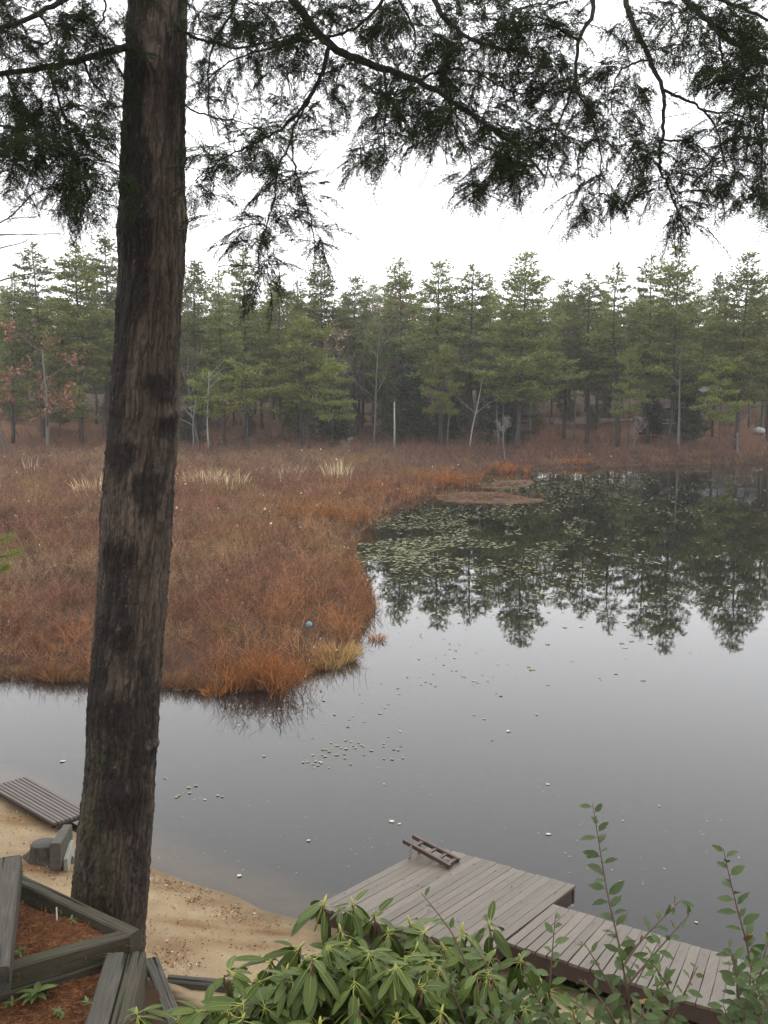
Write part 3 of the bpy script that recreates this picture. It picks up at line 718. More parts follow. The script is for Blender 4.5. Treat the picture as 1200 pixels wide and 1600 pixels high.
# brown bushes under the far trees
k = 2600; u = rg.uniform(-60, 52, k); vy = rg.uniform(86, 135, k); dbb = poly_sd(u, vy, BANKP); dff = poly_sd(u, vy, FAR)
ok = (dff > .3) & (rg.random(k) < np.where(dbb > 4, .6, 1) * np.where(u < 0, .6, 1.0)); u, vy = u[ok], vy[ok]
mb = MB(); cb_ = lerp(np.tile([.095, .065, .052], (len(u), 1)), np.array([.16, .075, .048]), fbm(u * .2, vy * .2, seed=4) * 1.6 - .4)
stems(mb, rg, np.stack([u, vy, tq(u, vy)], -1), rg.uniform(.7, 2.0, len(u)), .02, 9, cb_, .45, 2, 2)
tag(mb.build('underbrush', M_MARSH), 'dark brown leafless underbrush at the feet of the far trees', 'underbrush', None, 'stuff')
# clumps that stand out
def blades(seed, n, h, w, spread, col, base_r):
    r_ = np.random.default_rng(seed); mb_ = MB()
    a = r_.uniform(0, 6.28, n); rad = base_r * np.sqrt(r_.random(n))
    b_ = np.stack([np.cos(a) * rad, np.sin(a) * rad, -.05 + 0 * a], -1)
    d = nrm(np.stack([np.cos(a) * spread * r_.random(n) + r_.normal(0, .12, n), np.sin(a) * spread * r_.random(n) + r_.normal(0, .12, n), np.ones(n)], -1))
    L = h * r_.uniform(.55, 1.1, n); s = nrm(np.cross(d, r_.normal(size=(n, 3))))
    dr = np.stack([np.cos(a), np.sin(a), -.6 + 0 * a], -1) * (L * .3 * spread * r_.random(n))[:, None]
    m1 = b_ + d * (L * .6)[:, None]; e = b_ + d * L[:, None] + dr
    V = np.stack([b_ - s * w, b_ + s * w, m1 + s * w * .9, m1 - s * w * .9, e], 1); kk = np.arange(n)[:, None] * 5
    mb_.add(V.reshape(-1, 3), kk + [[0, 1, 2, 3]], kk + [[3, 2, 4]], np.repeat(np.asarray(col) * r_.uniform(.7, 1.3, (n, 1)), 5, 0))
    return mb_
CLUMPS = [  # name, px, py, n, height, half width, spread, colour, radius, label, cat
 ('sedge_tussock', 528, 1030, 420, .55, .006, 1.0, (.42, .29, .12), .42, 'tan sedge tussock at the tip of the marsh point', 'sedge'),
 ('sedge_tussock', 512, 1043, 160, .4, .006, 1.0, (.42, .27, .11), .3, 'low tan sedge tussock left of the larger one at the tip of the marsh point', 'sedge'),
 ('sedge_tussock', 590, 1000, 110, .30, .006, 1.0, (.34, .15, .06), .2, 'small rust tussock standing alone in the water off the marsh point', 'sedge'),
 ('sedge_tussock', 552, 1018, 90, .3, .006, .9, (.36, .22, .09), .22, 'small sedge tussock between the tan tussock and the lone one in the water', 'sedge'),
 ('sedge_tussock', 92, 1060, 120, .35, .006, 1.0, (.40, .19, .05), .3, 'orange sedge tuft on the marsh edge left of the trunk', 'sedge'),
 ('sedge_tussock', 335, 1084, 110, .32, .006, 1.0, (.38, .16, .05), .25, 'orange sedge tuft on the marsh edge right of the trunk', 'sedge'),
 ('cattail_clump', 150, 776, 110, 1.5, .018, .5, (.50, .38, .22), 1.2, 'pale dead cattails just left of the foreground trunk', 'cattails'),
 ('cattail_clump', 318, 760, 150, 1.4, .018, .5, (.48, .37, .22), 1.7, 'wide pale cattail stand right of the foreground trunk', 'cattails'),
 ('cattail_clump', 355, 765, 110, 1.5, .018, .5, (.50, .38, .24), 1.3, 'pale cattail stand next to the wide one, on its right', 'cattails'),
 ('cattail_clump', 528, 752, 90, 1.7, .018, .35, (.52, .42, .27), .9, 'tallest pale cattails below the silvery dead bush', 'cattails'),
 ('cattail_clump', 448, 748, 50, 1.1, .018, .4, (.46, .36, .24), .9, 'sparse pale cattails midway to the tallest cattails', 'cattails'),
 ('cattail_clump', 48, 742, 16, 1.5, .022, .3, (.46, .38, .25), .4, 'few pale reed stalks far left in the marsh', 'cattails'),
]
for k, (nm, px_, py_, n, h, w_, sp_, col_, rad, lab, cat) in enumerate(CLUMPS):
    p = on_ground(px_, py_); o = blades(300 + k, n, h, w_, sp_, col_, rad).build(nm, M_MARSH); o.location = p; tag(o, lab, cat)
def bright_shrub(px_, py_, h, n, rad, lab, seed):
    r_ = np.random.default_rng(seed); p = on_ground(px_, py_); mb_ = MB()
    PP = np.stack([r_.normal(0, rad, n), r_.normal(0, rad, n), 0 * r_.random(n)], -1)
    f_ = max(1, p[1] / 17)
    stems(mb_, r_, PP, h, .005 * f_, 12, np.tile([.25, .10, .035], (n, 1)) * r_.uniform(.6, 1.3, (n, 1)), .6, 3, 4, np.tile([.34, .135, .04], (n, 1)) * r_.uniform(.6, 1.25, (n, 1)))
    o = mb_.build('rusty_shrub', M_MARSH); o.location = p; tag(o, lab, 'shrub')
bright_shrub(412, 1068, .75, 34, .5, 'glowing orange shrub at the near edge of the marsh', 401)
bright_shrub(912, 727, .6, 12, .7, 'small bright orange shrub by the far water edge under the pines', 402)
bright_shrub(692, 757, .9, 24, 1.2, 'orange shrub where the marsh meets the lily pads', 403)
bright_shrub(790, 738, .7, 18, .9, 'orange shrub at the foot of the dead bush on two stems', 404)
bright_shrub(500, 812, .8, 26, 1.0, 'reddish orange shrub inside the marsh above the narrow inlet', 405)
# blue ball
p = on_ground(483, 990); p = at_y(483, 976, p[1]); mb = MB()
a = np.linspace(-1.57, 1.57, 13); tube(mb, np.stack([0 * a, 0 * a, np.sin(a) * .085], -1), np.cos(a).clip(.02) * .085, 20)
m = MT('blue_ball_plastic'); o = mb.build('ball', m.surf(m.ramp(m.noise(m.coord(), 9), [(.4, (.08, .19, .23)), (.6, (.11, .25, .29))]), .4), None, True); o.location = p
tag(o, 'small pale blue ball caught in the marsh shrubs near the point', 'ball')
# ------------------------------------------------------------------ mud islets
def islet(pxs, lab, rim):
    pts = np.array([at_z(x, y)[:2] for x, y in pxs]); pts = smoothline(np.concatenate([pts, pts[:1]]), 6)[:-1]
    c_ = pts.mean(0); pts = c_ + (pts - c_) * (1 + .22 * (vnoise(pts[:, 0] * 1.7, pts[:, 1] * 1.7, seed=91) - .5))[:, None]; mb_ = MB(); V = []; n = len(pts)
    for f_, z_ in ((1.05, -.25), (1.0, .03), (.90, .06), (.7, .09 if not rim else .04), (.35, .07 if not rim else .01), (0.02, .08 if not rim else .01)):
        V += [(c_[0] + (p_[0] - c_[0]) * f_, c_[1] + (p_[1] - c_[1]) * f_, z_ + .03 * math.sin(p_[0] * 3 + p_[1])) for p_ in pts]
    i, j = np.meshgrid(np.arange(5), np.arange(n), indexing='ij'); j2 = (j + 1) % n
    mb_.add(V, np.stack([i * n + j, i * n + j2, (i + 1) * n + j2, (i + 1) * n + j], -1).reshape(-1, 4))
    return tag(mb_.build('mud_islet', M_PEAT, None, True), kind='structure')
m = MT('peat'); n = m.noise(m.coord(), 1.6, 5); M_PEAT = m.surf(m.ramp(n, [(.3, (.045, .035, .027)), (.5, (.085, .06, .045)), (.7, (.14, .075, .045))]), 1., m.bump(n, .6, .06), 0.)
islet([(680, 775), (720, 770), (780, 771), (845, 780), (800, 788), (740, 786), (695, 783)], '', False)
islet([(745, 757), (790, 751), (828, 752), (830, 757), (800, 763), (760, 763)], '', True)

# ------------------------------------------------------------------ lily pads and floating leaves
def pad_mesh(seed, mat, notch=True):
    r_ = np.random.default_rng(seed); mb_ = MB(); n = 14
    a = np.linspace(.22 if notch else 0, 6.283 - (.22 if notch else .0), n)
    rim = np.stack([np.cos(a), np.sin(a) * .88, .05 * np.sin(a * 2 + r_.uniform(0, 6)) + .02], -1) * (1 + r_.normal(0, .05, (n, 1)))
    V = np.concatenate([rim, rim - [0, 0, .05], [[.08, 0, .03], [.08, 0, -.02]]])
    j = np.arange(n - 1)
    q_ = np.stack([j, j + 1, n + j + 1, n + j], -1)[:, ::-1]
    t_ = np.concatenate([np.stack([j, j + 1, 0 * j + 2 * n], -1), np.stack([n + j + 1, n + j, 0 * j + 2 * n + 1], -1)])
    mb_.add(V, q_, t_); return mb_.mesh('pad', mat)
def mat_pad(name, a, b, c_, rnd=True):
    m = MT(name); return m.surf(m.ramp(m.rnd() if rnd else m.island(), [(0, a), (.5, b), (1, c_)]), .55, None, .35)
M_PAD = mat_pad('lily_pad', (.10, .11, .04), (.20, .18, .075), (.28, .22, .13))
M_PADS = mat_pad('lily_pads_far', (.030, .038, .011), (.085, .086, .022), (.16, .135, .045), False)
M_LEAF = mat_pad('floating_leaf', (.30, .27, .16), (.36, .29, .22), (.44, .39, .30))
M_PALEPAD = mat_pad('pale_lily_pad', (.12, .12, .05), (.20, .175, .085), (.26, .21, .12))
PALE = [pad_mesh(s_, M_PALEPAD) for s_ in range(20, 23)]
PADS = [pad_mesh(s_, M_PAD) for s_ in range(4)]; LEAVES = [pad_mesh(s_, M_LEAF, False) for s_ in range(10, 13)]
def water_ok(p, marg=.1):
    x_, y_ = np.array([p[0]]), np.array([p[1]])
    return poly_sd(x_, y_, FAR)[0] < -marg and poly_sd(x_, y_, NEAR)[0] < -marg
def float_one(meshes, name, px_, py_, r_, label, cat, group, z=.012):
    p = at_z(px_, py_)
    if not water_ok(p): return None
    o = link(name, rr.choice(meshes), None, (p[0], p[1], z)); s_ = r_ * rr.uniform(.7, 1.25)
    o.scale = (s_, s_ * rr.uniform(.75, 1.1), s_); o.rotation_euler = (rr.gauss(0, .03), rr.gauss(0, .03), rr.uniform(0, 6.28))
    return tag(o, label, cat, group)
# clusters on open water (small pads, one by one)
for cx_, cy_, sx_, sy_, n in [(560, 1178, 52, 11, 30), (540, 1166, 20, 7, 10), (495, 1190, 14, 5, 8), (720, 1048, 45, 16, 20), (660, 1068, 60, 16, 12), (430, 1105, 40, 14, 12), (720, 975, 60, 16, 16), (545, 1110, 60, 22, 10), (950, 1060, 90, 25, 8), (640, 1000, 50, 20, 12), (300, 1240, 30, 18, 8), (760, 1180, 60, 60, 6)]:
    for _ in range(n):
        float_one(PALE, 'lily_pad', rr.gauss(cx_, sx_), rr.gauss(cy_, sy_), .030, 'small pale lily pad afloat on the open grey water this side of the lily field', 'lily pad', 'lily pads on the open water')
for x, y, r_, lab in [(612, 1284, .085, 'pale curled leaf floating beyond the dock ladder'), (624, 1288, .05, 'small pale leaf beside the curled one beyond the ladder'), (856, 1226, .075, 'pale yellowish leaf floating alone in mid water'),
                      (857, 1304, .07, 'dull pale leaf floating above the dock corner'), (920, 1338, .075, 'pinkish white leaf floating behind the tallest shoot'), (925, 1168, .045, 'tiny white leaf far out right of the middle'),
                      (794, 1143, .085, 'pale leaf floating far out below the mirrored pines'), (374, 1369, .06, 'white leaf floating by the beach edge'), (482, 1314, .05, 'dull leaf floating between trunk and ladder'),
                      (600, 1226, .05, 'small pale leaf floating above the ladder leaf'), (1088, 1442, .045, 'tiny pale leaf beside the right-hand shoots'), (973, 1283, .04, 'tiny pale leaf right of the tallest shoot tip'),
                      (625, 1143, .05, 'pale leaf right above the pad cluster'), (1030, 1260, .045, 'tiny pale leaf out on the right water'), (98, 1190, .10, 'reddish leaf scrap floating beyond the left boardwalk'), (320, 1250, .05, 'pale leaf floating just right of the trunk')]:
    float_one(LEAVES, 'floating_leaf', x, y, r_ * .55, lab, 'leaf', None)
# the dense lily field off the marsh
fld = []
for cx_, cy_, sx_, sy_, n in [(690, 830, 75, 32, 800), (780, 850, 100, 32, 560), (640, 860, 50, 20, 350), (820, 810, 100, 26, 400), (920, 748, 130, 14, 620), (1050, 775, 120, 30, 520), (1120, 740, 60, 10, 160), (940, 860, 110, 50, 220), (600, 850, 30, 24, 260), (720, 752, 50, 14, 200), (840, 760, 60, 12, 260), (1000, 900, 120, 60, 120)]:
    for _ in range(int(n * 1.7)):
        x, y = rr.gauss(cx_, sx_), rr.gauss(cy_, sy_)
        if y < 728 or fbm(np.array([x * .02]), np.array([y * .06]), seed=8)[0] < .44: continue
        p = at_z(x, y)
        if water_ok(p): fld.append((x, y, p))
fld.sort(key=lambda f_: -f_[1])
for x, y, p in fld[:130]:
    float_one(PADS, 'lily_pad', x, y, .06, 'yellow-green lily pad at the near edge of the lily field', 'lily pad', 'lily pads at the near edge of the lily field')
mb = MB()
for k, (x, y, p) in enumerate(fld[130:]):
    n = 8; a = np.linspace(0, 6.283, n, endpoint=False) ; s_ = rr.uniform(.03, .075); tx, ty = rr.gauss(0, .07), rr.gauss(0, .07)
    rim = np.stack([p[0] + np.cos(a) * s_, p[1] + np.sin(a) * s_, .02 + s_ * (tx * np.cos(a) + ty * np.sin(a)).clip(-.1, 1)], -1)
    V = np.concatenate([rim, rim - [0, 0, .012]]); j = np.arange(n); j2 = (j + 1) % n
    mb.add(V, np.concatenate([[[0, 1, 2, 3], [0, 3, 4, 7], [4, 5, 6, 7]], np.stack([j2, j, n + j, n + j2], -1)]))
tag(mb.build('lily_field', M_PADS), 'dense field of lily pads off the marsh, too many to count', 'lily pads', None, 'stuff')
mb = MB(); rs = np.random.default_rng(62); PP = []
while len(PP) < 900:
    x, y = rs.uniform(-20, 1220), rs.uniform(930, 1420)
    if rs.random() < np.exp(-((x - 640) / 330) ** 2 - ((y - 1080) / 140) ** 2) + .12:
        p = at_z(x, y, .006)
        if water_ok(p, .02): PP.append(p)
for p in PP:
    a_, b_, t_ = rs.uniform(.008, .02), rs.uniform(.006, .012), rs.uniform(0, 6.28); u_ = np.array([math.cos(t_), math.sin(t_), 0]); v_ = np.array([-u_[1], u_[0], 0])
    mb.add([p + u_ * a_, p + v_ * b_, p - u_ * a_, p - v_ * b_], [[0, 1, 2, 3]])
tag(mb.build('floating_specks', mat_pad('speck', (.22, .20, .13), (.30, .27, .2), (.42, .38, .3), False)), 'tiny pale scraps of leaf adrift on the open water', 'specks', None, 'stuff')
# reeds in the water by the point
for k, (x, y, n) in enumerate([(548, 1050, 16), (600, 962, 14), (575, 972, 18), (500, 1062, 12)]):
    o = blades(500 + k, n, .5, .004, .8, (.12, .08, .05), .5).build('water_reeds', M_MARSH); o.location = at_z(x, y)
    tag(o, ['thin dark reeds standing in water below the tan tussock', 'thin reeds in water right of the marsh point', 'thin reeds in water at the marsh corner', 'thin dark reeds in water below the low tussock'][k], 'reeds')
# ------------------------------------------------------------------ cabin in the trees
M_ROOF = mat_wood('cabin_roof_shingle', (.10, .105, .11), (.13, .135, .14), (.12, .12, .12), .85)
M_CWALL = mat_wood('cabin_wall_boards', (.17, .135, .09), (.15, .12, .08), (.19, .15, .10), .85)
M_GLASS = MT('dark_window_glass').surf((.02, .025, .028), .1, None, .5)
M_TRIM = MT('pale_trim').surf((.30, .30, .28), .7)
cy = 127.0; c0 = at_y(1092, 655, cy); zc = gz(c0[0] + 5, cy) + .0
cab = thing('cabin', 'tan-walled cabin with a low grey roof, half hidden by trees at right', 'cabin', (c0[0] + 3.6, cy + 2.5, zc))
mb = MB(); beam(mb, (-4, 0, 2.6), (4, 0, 2.6), 5.0, 3.1, .02, 2); mb.build('wall', M_CWALL, cab)
mb = MB(); V = [(-4.5, -3.1, 2.45), (4.5, -3.1, 2.45), (4.5, 0, 4.6), (-4.5, 0, 4.6), (4.5, 3.1, 2.45), (-4.5, 3.1, 2.45)]; V2 = [(x, y, z - .16) for x, y, z in V]
mb.add(V + V2, [[0, 1, 2, 3], [3, 2, 4, 5], [7, 6, 9, 8], [8, 9, 11, 10], [0, 6, 7, 1], [4, 10, 11, 5], [1, 7, 8, 2], [2, 8, 10, 4], [3, 9, 6, 0], [5, 11, 9, 3]]); mb.build('roof', M_ROOF, cab)
for x in (-2.4, .6, 2.9):
    mb = MB(); beam(mb, (x - .5, -2.53, 1.9), (x + .5, -2.53, 1.9), .08, 1.1, .01, 1); f_ = mb.build('window', M_TRIM, cab)
    mb = MB(); beam(mb, (x - .42, -2.58, 1.82), (x + .42, -2.58, 1.82), .02, .94, .005, 1); mb.build('pane', M_GLASS, f_)
sy = 116.0; s0 = at_y(1042, 668, sy); zs_ = gz(s0[0], sy)
shed = thing('shed', 'small dark shed with a grey railing left of the tall grey snag', 'shed', (s0[0] - .2, sy + 1.2, zs_))
mb = MB(); beam(mb, (-1.9, 0, 2.4), (1.9, 0, 2.4), 2.6, 2.7, .02, 2); mb.build('wall', MT('shed_boards').surf((.05, .05, .048), .9), shed)
mb = MB(); V = [(-2.3, -1.7, 2.3), (2.3, -1.7, 2.3), (2.3, 0, 3.5), (-2.3, 0, 3.5), (2.3, 1.7, 2.3), (-2.3, 1.7, 2.3)]; V2 = [(x, y, z - .14) for x, y, z in V]
mb.add(V + V2, [[0, 1, 2, 3], [3, 2, 4, 5], [7, 6, 9, 8], [8, 9, 11, 10], [0, 6, 7, 1], [4, 10, 11, 5], [1, 7, 8, 2], [2, 8, 10, 4], [3, 9, 6, 0], [5, 11, 9, 3]]); mb.build('roof', MT('shed_roof').surf((.06, .045, .04), .9), shed)
mb = MB(); beam(mb, (-1.9, -2.2, 1.0), (1.9, -2.2, 1.0), .08, .1, .01, 2); beam(mb, (-1.9, -2.2, .6), (1.9, -2.2, .6), .05, .08, .01, 2)
for x in np.linspace(-1.85, 1.85, 9): tube(mb, [(x, -2.2, -.3), (x, -2.2, .95)], .035, 5)
mb.build('railing', M_TRIM, shed)
p = at_y(1186, 671, 108); p[2] = gz(p[0], 108) + .35
mb = MB(); a = np.linspace(-1.2, 1.2, 11); tube(mb, np.stack([a, 0 * a, .12 * (1 - (a / 1.2) ** 2)], -1), .48 * np.sqrt((1 - (a / 1.2) ** 2).clip(.01)) + .02, 12)
o = mb.build('white_rounded_shape', MT('white_shape_surface').surf((.38, .39, .39), .5), None, True); o.location = p; o.scale = (.55, .6, .75); tag(o, 'small white rounded shape among the trees at the right edge', 'boat')  # unidentified white shape, built in the form of a small hull
# ==================================================================================== THE BIG HEMLOCK
TY = 9.6
EDGES = [(-40, 201, 293.5), (0, 200, 293), (100, 195, 292), (200, 190, 290), (300, 186, 290), (352, 182, 293), (400, 184, 290), (450, 184, 287), (520, 179, 283), (600, 174, 280), (650, 172, 280), (700, 166, 277), (800, 158, 270),
         (850, 156, 268), (900, 152, 264), (1000, 147, 256), (1100, 137, 250), (1160, 136, 247), (1200, 133, 243), (1300, 122, 239), (1400, 111, 232), (1460, 106, 228), (1520, 99, 224)]
cz, cx_, cr_ = [], [], []
for y_, l_, r_ in EDGES:
    p = at_y((l_ + r_) / 2, y_, TY); dep = TY * CP + (H_CAM - p[2]) * SP
    cz.append(p[2]); cx_.append(p[0]); cr_.append((r_ - l_) / 2 * dep / F)
cz = np.array(cz)[::-1]; cx_ = np.array(cx_)[::-1]; cr_ = np.array(cr_)[::-1]
BASE = np.array([float(np.interp(1.0, cz, cx_)), TY, 0.]); BASE[2] = gz(BASE[0], TY)
ztop = 17.0
slope = (cx_[-1] - cx_[-6]) / (cz[-1] - cz[-6])
cz = np.append(cz, [12.5, ztop]); cx_ = np.append(cx_, [cx_[-1] + slope * (12.5 - cz[-3]), cx_[-1] + slope * (ztop - cz[-3])]); cr_ = np.append(cr_, [.20, .06])
def trunk_c(z): return np.array([np.interp(z, cz, cx_), TY, z])
hem = thing('hemlock_tree', 'big dark-barked hemlock leaning over the beach in the foreground', 'tree', BASE)
nth = 250
zz = np.concatenate([np.linspace(BASE[2] - .4, 10.4, 900), np.linspace(10.4, ztop, 60)[1:]])
th = np.arange(nth) * 2 * math.pi / nth
TH, ZZ = np.meshgrid(th, zz)
rad = np.interp(ZZ, cz, cr_); rad = np.where(ZZ < cz[0], cr_[0] * (1 + .4 * (cz[0] - ZZ)), rad)
U, V_ = np.cos(TH) * .33, np.sin(TH) * .33          # wrap-around noise space, metres on the bark
warp = fbm(U * 5, V_ * 5, ZZ * 3.0, seed=50, o=4) - .5
a_ = TH + warp * .26
U2, V2_ = np.cos(a_) * .33, np.sin(a_) * .33
f1 = vnoise(U2 * 31, V2_ * 31, ZZ * 3.0, seed=51); f2 = vnoise(U2 * 66, V2_ * 66, ZZ * 7.0, seed=52); f5 = fbm(U * 44, V_ * 44, ZZ * 20, seed=57, o=3); f3 = vnoise(U * 60, V_ * 60, ZZ * 38, seed=53); f4 = fbm(U * 6, V_ * 6, ZZ * 3.2, seed=54, o=3)
ridge = 1 - np.abs(2 * f1 - 1); ridge2 = 1 - np.abs(2 * f2 - 1)
disp = -.017 * ridge ** 3 - .010 * ridge2 ** 2 + .012 * (f3 - .5) + .024 * (f5 - .5) + .028 * (f4 - .5)
scar = np.zeros_like(ZZ)
for y_, x_, hgt, am in [(352, 232, .10, .022), (690, 210, .10, .02), (650, 270, .06, .035), (640, 180, .06, .015), (965, 205, .10, .022), (1078, 180, .09, .022), (1222, 215, .11, .03), (1222, 190, .11, .015), (1160, 246, .035, .04), (255, 225, .1, .012), (740, 240, .12, .012), (590, 255, .08, .015), (845, 190, .09, .02), (480, 195, .09, .012)]:
    p = at_y(x_, y_, TY); c_ = trunk_c(p[2]); r0 = float(np.interp(p[2], cz, cr_))
    ang = -math.acos(np.clip((p[0] - c_[0]) / r0, -1, 1))
    dth = np.angle(np.exp(1j * (TH - ang))) * r0
    dz = ZZ - p[2]
    disp += am * np.exp(-(dz / hgt) ** 2 - (dth / .16) ** 2)
    scar = np.maximum(scar, np.exp(-((dz + .10) / (hgt * 1.7)) ** 2 - ((dth + .06 * dz) / .13) ** 2) * (.5 + f4))
rad = rad + disp
Vt = np.stack([np.interp(ZZ, cz, cx_) + rad * np.cos(TH), TY + rad * np.sin(TH), ZZ], -1) - BASE
nz_ = len(zz); i, j = np.meshgrid(np.arange(nz_ - 1), np.arange(nth), indexing='ij'); j2 = (j + 1) % nth
q = np.stack([i * nth + j, i * nth + j2, (i + 1) * nth + j2, (i + 1) * nth + j], -1).reshape(-1, 4)
# bark colours: grey-brown plates, dark wet stains running down, orange inner-bark flecks, green algae low on the left
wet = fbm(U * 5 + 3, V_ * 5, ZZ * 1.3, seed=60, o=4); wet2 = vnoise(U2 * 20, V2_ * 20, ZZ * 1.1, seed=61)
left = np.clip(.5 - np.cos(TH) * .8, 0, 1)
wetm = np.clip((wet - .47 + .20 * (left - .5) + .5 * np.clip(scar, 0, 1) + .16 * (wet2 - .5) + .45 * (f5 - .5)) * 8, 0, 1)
plate = np.array([.068, .050, .037]); plate2 = np.array([.112, .085, .064]); dark = np.array([.012, .010, .009]); fis = np.array([.030, .022, .017]); ora = np.array([.26, .11, .045]); moss = np.array([.046, .058, .020])  # plate tones kept low to stand in for the unbuilt upper crown's shade
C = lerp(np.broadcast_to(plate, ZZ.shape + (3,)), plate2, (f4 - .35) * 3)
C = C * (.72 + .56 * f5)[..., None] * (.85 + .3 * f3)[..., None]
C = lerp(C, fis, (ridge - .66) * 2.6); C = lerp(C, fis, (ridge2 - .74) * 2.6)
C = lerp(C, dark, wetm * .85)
low = np.clip((3.8 - ZZ) / 2.5, 0, 1)
C = lerp(C, moss, np.clip((fbm(U * 9, V_ * 9, ZZ * 5, seed=62) - .42) * 4, 0, 1) * left * low * .9)
fl = vnoise(U * 85, V_ * 85, ZZ * 34, seed=63)
C = lerp(C, ora, np.clip((fl - .885) * 14, 0, 1) * .6)
fl2 = vnoise(U * 70, V_ * 70, ZZ * 22, seed=64)
C = lerp(C, np.array([.22, .19, .15]), np.clip((fl2 - .9) * 14, 0, 1) * .6)
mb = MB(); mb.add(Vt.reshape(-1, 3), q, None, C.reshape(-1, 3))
m = MT('hemlock_bark'); v = m.coord((1, 1, .25)); n1 = m.noise(v, 60, 5, .7); n2 = m.noise(m.coord((1, 1, .6)), 160, 3, .6)
col = m.mix(m.ramp(n1, [(.35, .55), (.65, 0.)]), m.attr(), (.4, .38, .36), 'MULTIPLY')
M_HBARK = m.surf(col, m.ramp(n2, [(.3, .62), (.7, .95)]), m.bump(m.mix(.4, n1, n2), 1.0, .02), .25)
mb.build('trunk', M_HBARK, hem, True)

# ---- limbs, traced as paths in space; each is a part, its needles a sub-part
def limb_pts(path, y0, y1):
    n = len(path); return np.array([at_y(x, y, y0 + (y1 - y0) * (k / (n - 1))) for k, (x, y) in enumerate(path)])
LIMBS = [  # key, path (photo), start dist, end dist, r0, r1, joins trunk?
 ('A', [(246, -300), (360, -110), (440, -20), (515, 70), (590, 104), (650, 126), (705, 157), (760, 196), (812, 232), (850, 275)], 9.5, 7.4, .075, .010),
 ('A', [(515, 72), (500, 122), (472, 168), (437, 203), (402, 222), (352, 246), (305, 282)], 8.75, 8.3, .030, .006),
 ('A', [(498, 125), (478, 165), (456, 212), (466, 280), (486, 345), (494, 388)], 8.65, 8.2, .018, .005),
 ('A', [(458, 212), (436, 262), (424, 330), (404, 395), (414, 448)], 8.6, 8.1, .014, .004),
 ('A', [(598, 106), (606, 160), (600, 200), (604, 250)], 8.45, 8.0, .018, .005),
 ('A', [(655, 128), (690, 110), (740, 112), (790, 140), (830, 150)], 8.3, 7.8, .018, .005),
 ('A', [(705, 158), (708, 200), (735, 250), (740, 310)], 8.0, 7.6, .014, .004),
 ('B', [(240, -420), (480, -210), (640, -60), (690, 20), (735, 60), (800, 80), (850, 95)], 9.6, 7.5, .06, .008),
 ('B', [(560, -140), (600, -20), (560, 40), (500, 60), (420, 75), (340, 110), (305, 150)], 9.0, 8.6, .028, .006),
 ('B', [(600, -30), (640, 30), (650, 70), (640, 100)], 8.7, 8.3, .018, .006),
 ('B', [(440, -160), (400, -60), (360, 20), (330, 80), (325, 160), (335, 215)], 9.2, 8.8, .024, .005),
 ('C', [(242, -520), (640, -300), (850, -120), (925, 0), (905, 60), (897, 130), (868, 205), (850, 290)], 9.6, 7.6, .05, .006),
 ('C', [(905, 62), (860, 40), (810, 40), (770, 20)], 8.0, 7.7, .016, .005),
 ('C', [(896, 132), (930, 200), (940, 260), (935, 330)], 7.9, 7.5, .014, .004),
 ('D', [(240, -640), (620, -460), (880, -220), (968, -30), (985, 25), (1015, 92), (1036, 142), (1037, 200), (1030, 252), (1050, 305), (1074, 368)], 9.6, 7.2, .055, .007),
 ('D', [(1036, 140), (1078, 160), (1110, 174), (1155, 180), (1190, 215)], 7.7, 7.3, .018, .005),
 ('D', [(1100, 171), (1122, 208), (1135, 260), (1180, 300)], 7.6, 7.2, .012, .004),
 ('D', [(1032, 218), (1080, 222), (1110, 250), (1105, 300)], 7.5, 7.1, .012, .004),
 ('D', [(1015, 92), (970, 110), (955, 170), (985, 210)], 7.8, 7.4, .014, .004),
 ('E', [(238, -760), (640, -560), (900, -260), (1040, -40), (1090, 18), (1150, 68), (1205, 103), (1290, 150)], 9.6, 7.0, .06, .02),
 ('E', [(1090, 18), (1120, 50), (1130, 100), (1150, 140), (1180, 170)], 7.6, 7.2, .018, .005),
 ('E', [(1060, -20), (1140, 5), (1210, 35)], 7.7, 7.3, .026, .012),
 ('E', [(1205, 103), (1195, 170), (1190, 250), (1198, 320)], 7.3, 7.0, .016, .005),
 ('F', [(238, 72), (195, 76), (125, 93), (62, 108), (-50, 122), (-140, 150)], 9.5, 8.3, .055, .022),
 ('F', [(130, 92), (142, 125), (165, 150), (182, 175)], 9.2, 8.9, .02, .005),
 ('F', [(75, 106), (90, 150), (110, 220), (125, 290), (130, 350)], 9.0, 8.5, .02, .005),
 ('F', [(10, 116), (30, 170), (25, 230), (15, 290)], 8.7, 8.3, .018, .005),
 ('F', [(-60, 124), (-20, 190), (50, 206), (100, 255), (150, 285)], 8.6, 8.2, .02, .005),
 ('G', [(246, -180), (180, -90), (110, -10), (40, 30), (-50, 62), (-120, 90)], 9.5, 8.4, .045, .02),
 ('G', [(150, -50), (165, 10), (150, 50), (130, 70)], 9.2, 8.9, .018, .005),
 ('G', [(60, 20), (80, 60), (40, 80), (10, 90)], 8.8, 8.4, .016, .005),
 ('H', [(270, 40), (310, 60), (370, 75), (430, 62), (500, 40)], 9.5, 8.7, .024, .006),
 ('H', [(285, 165), (330, 182), (375, 190), (410, 205)], 9.4, 8.9, .014, .004),
]
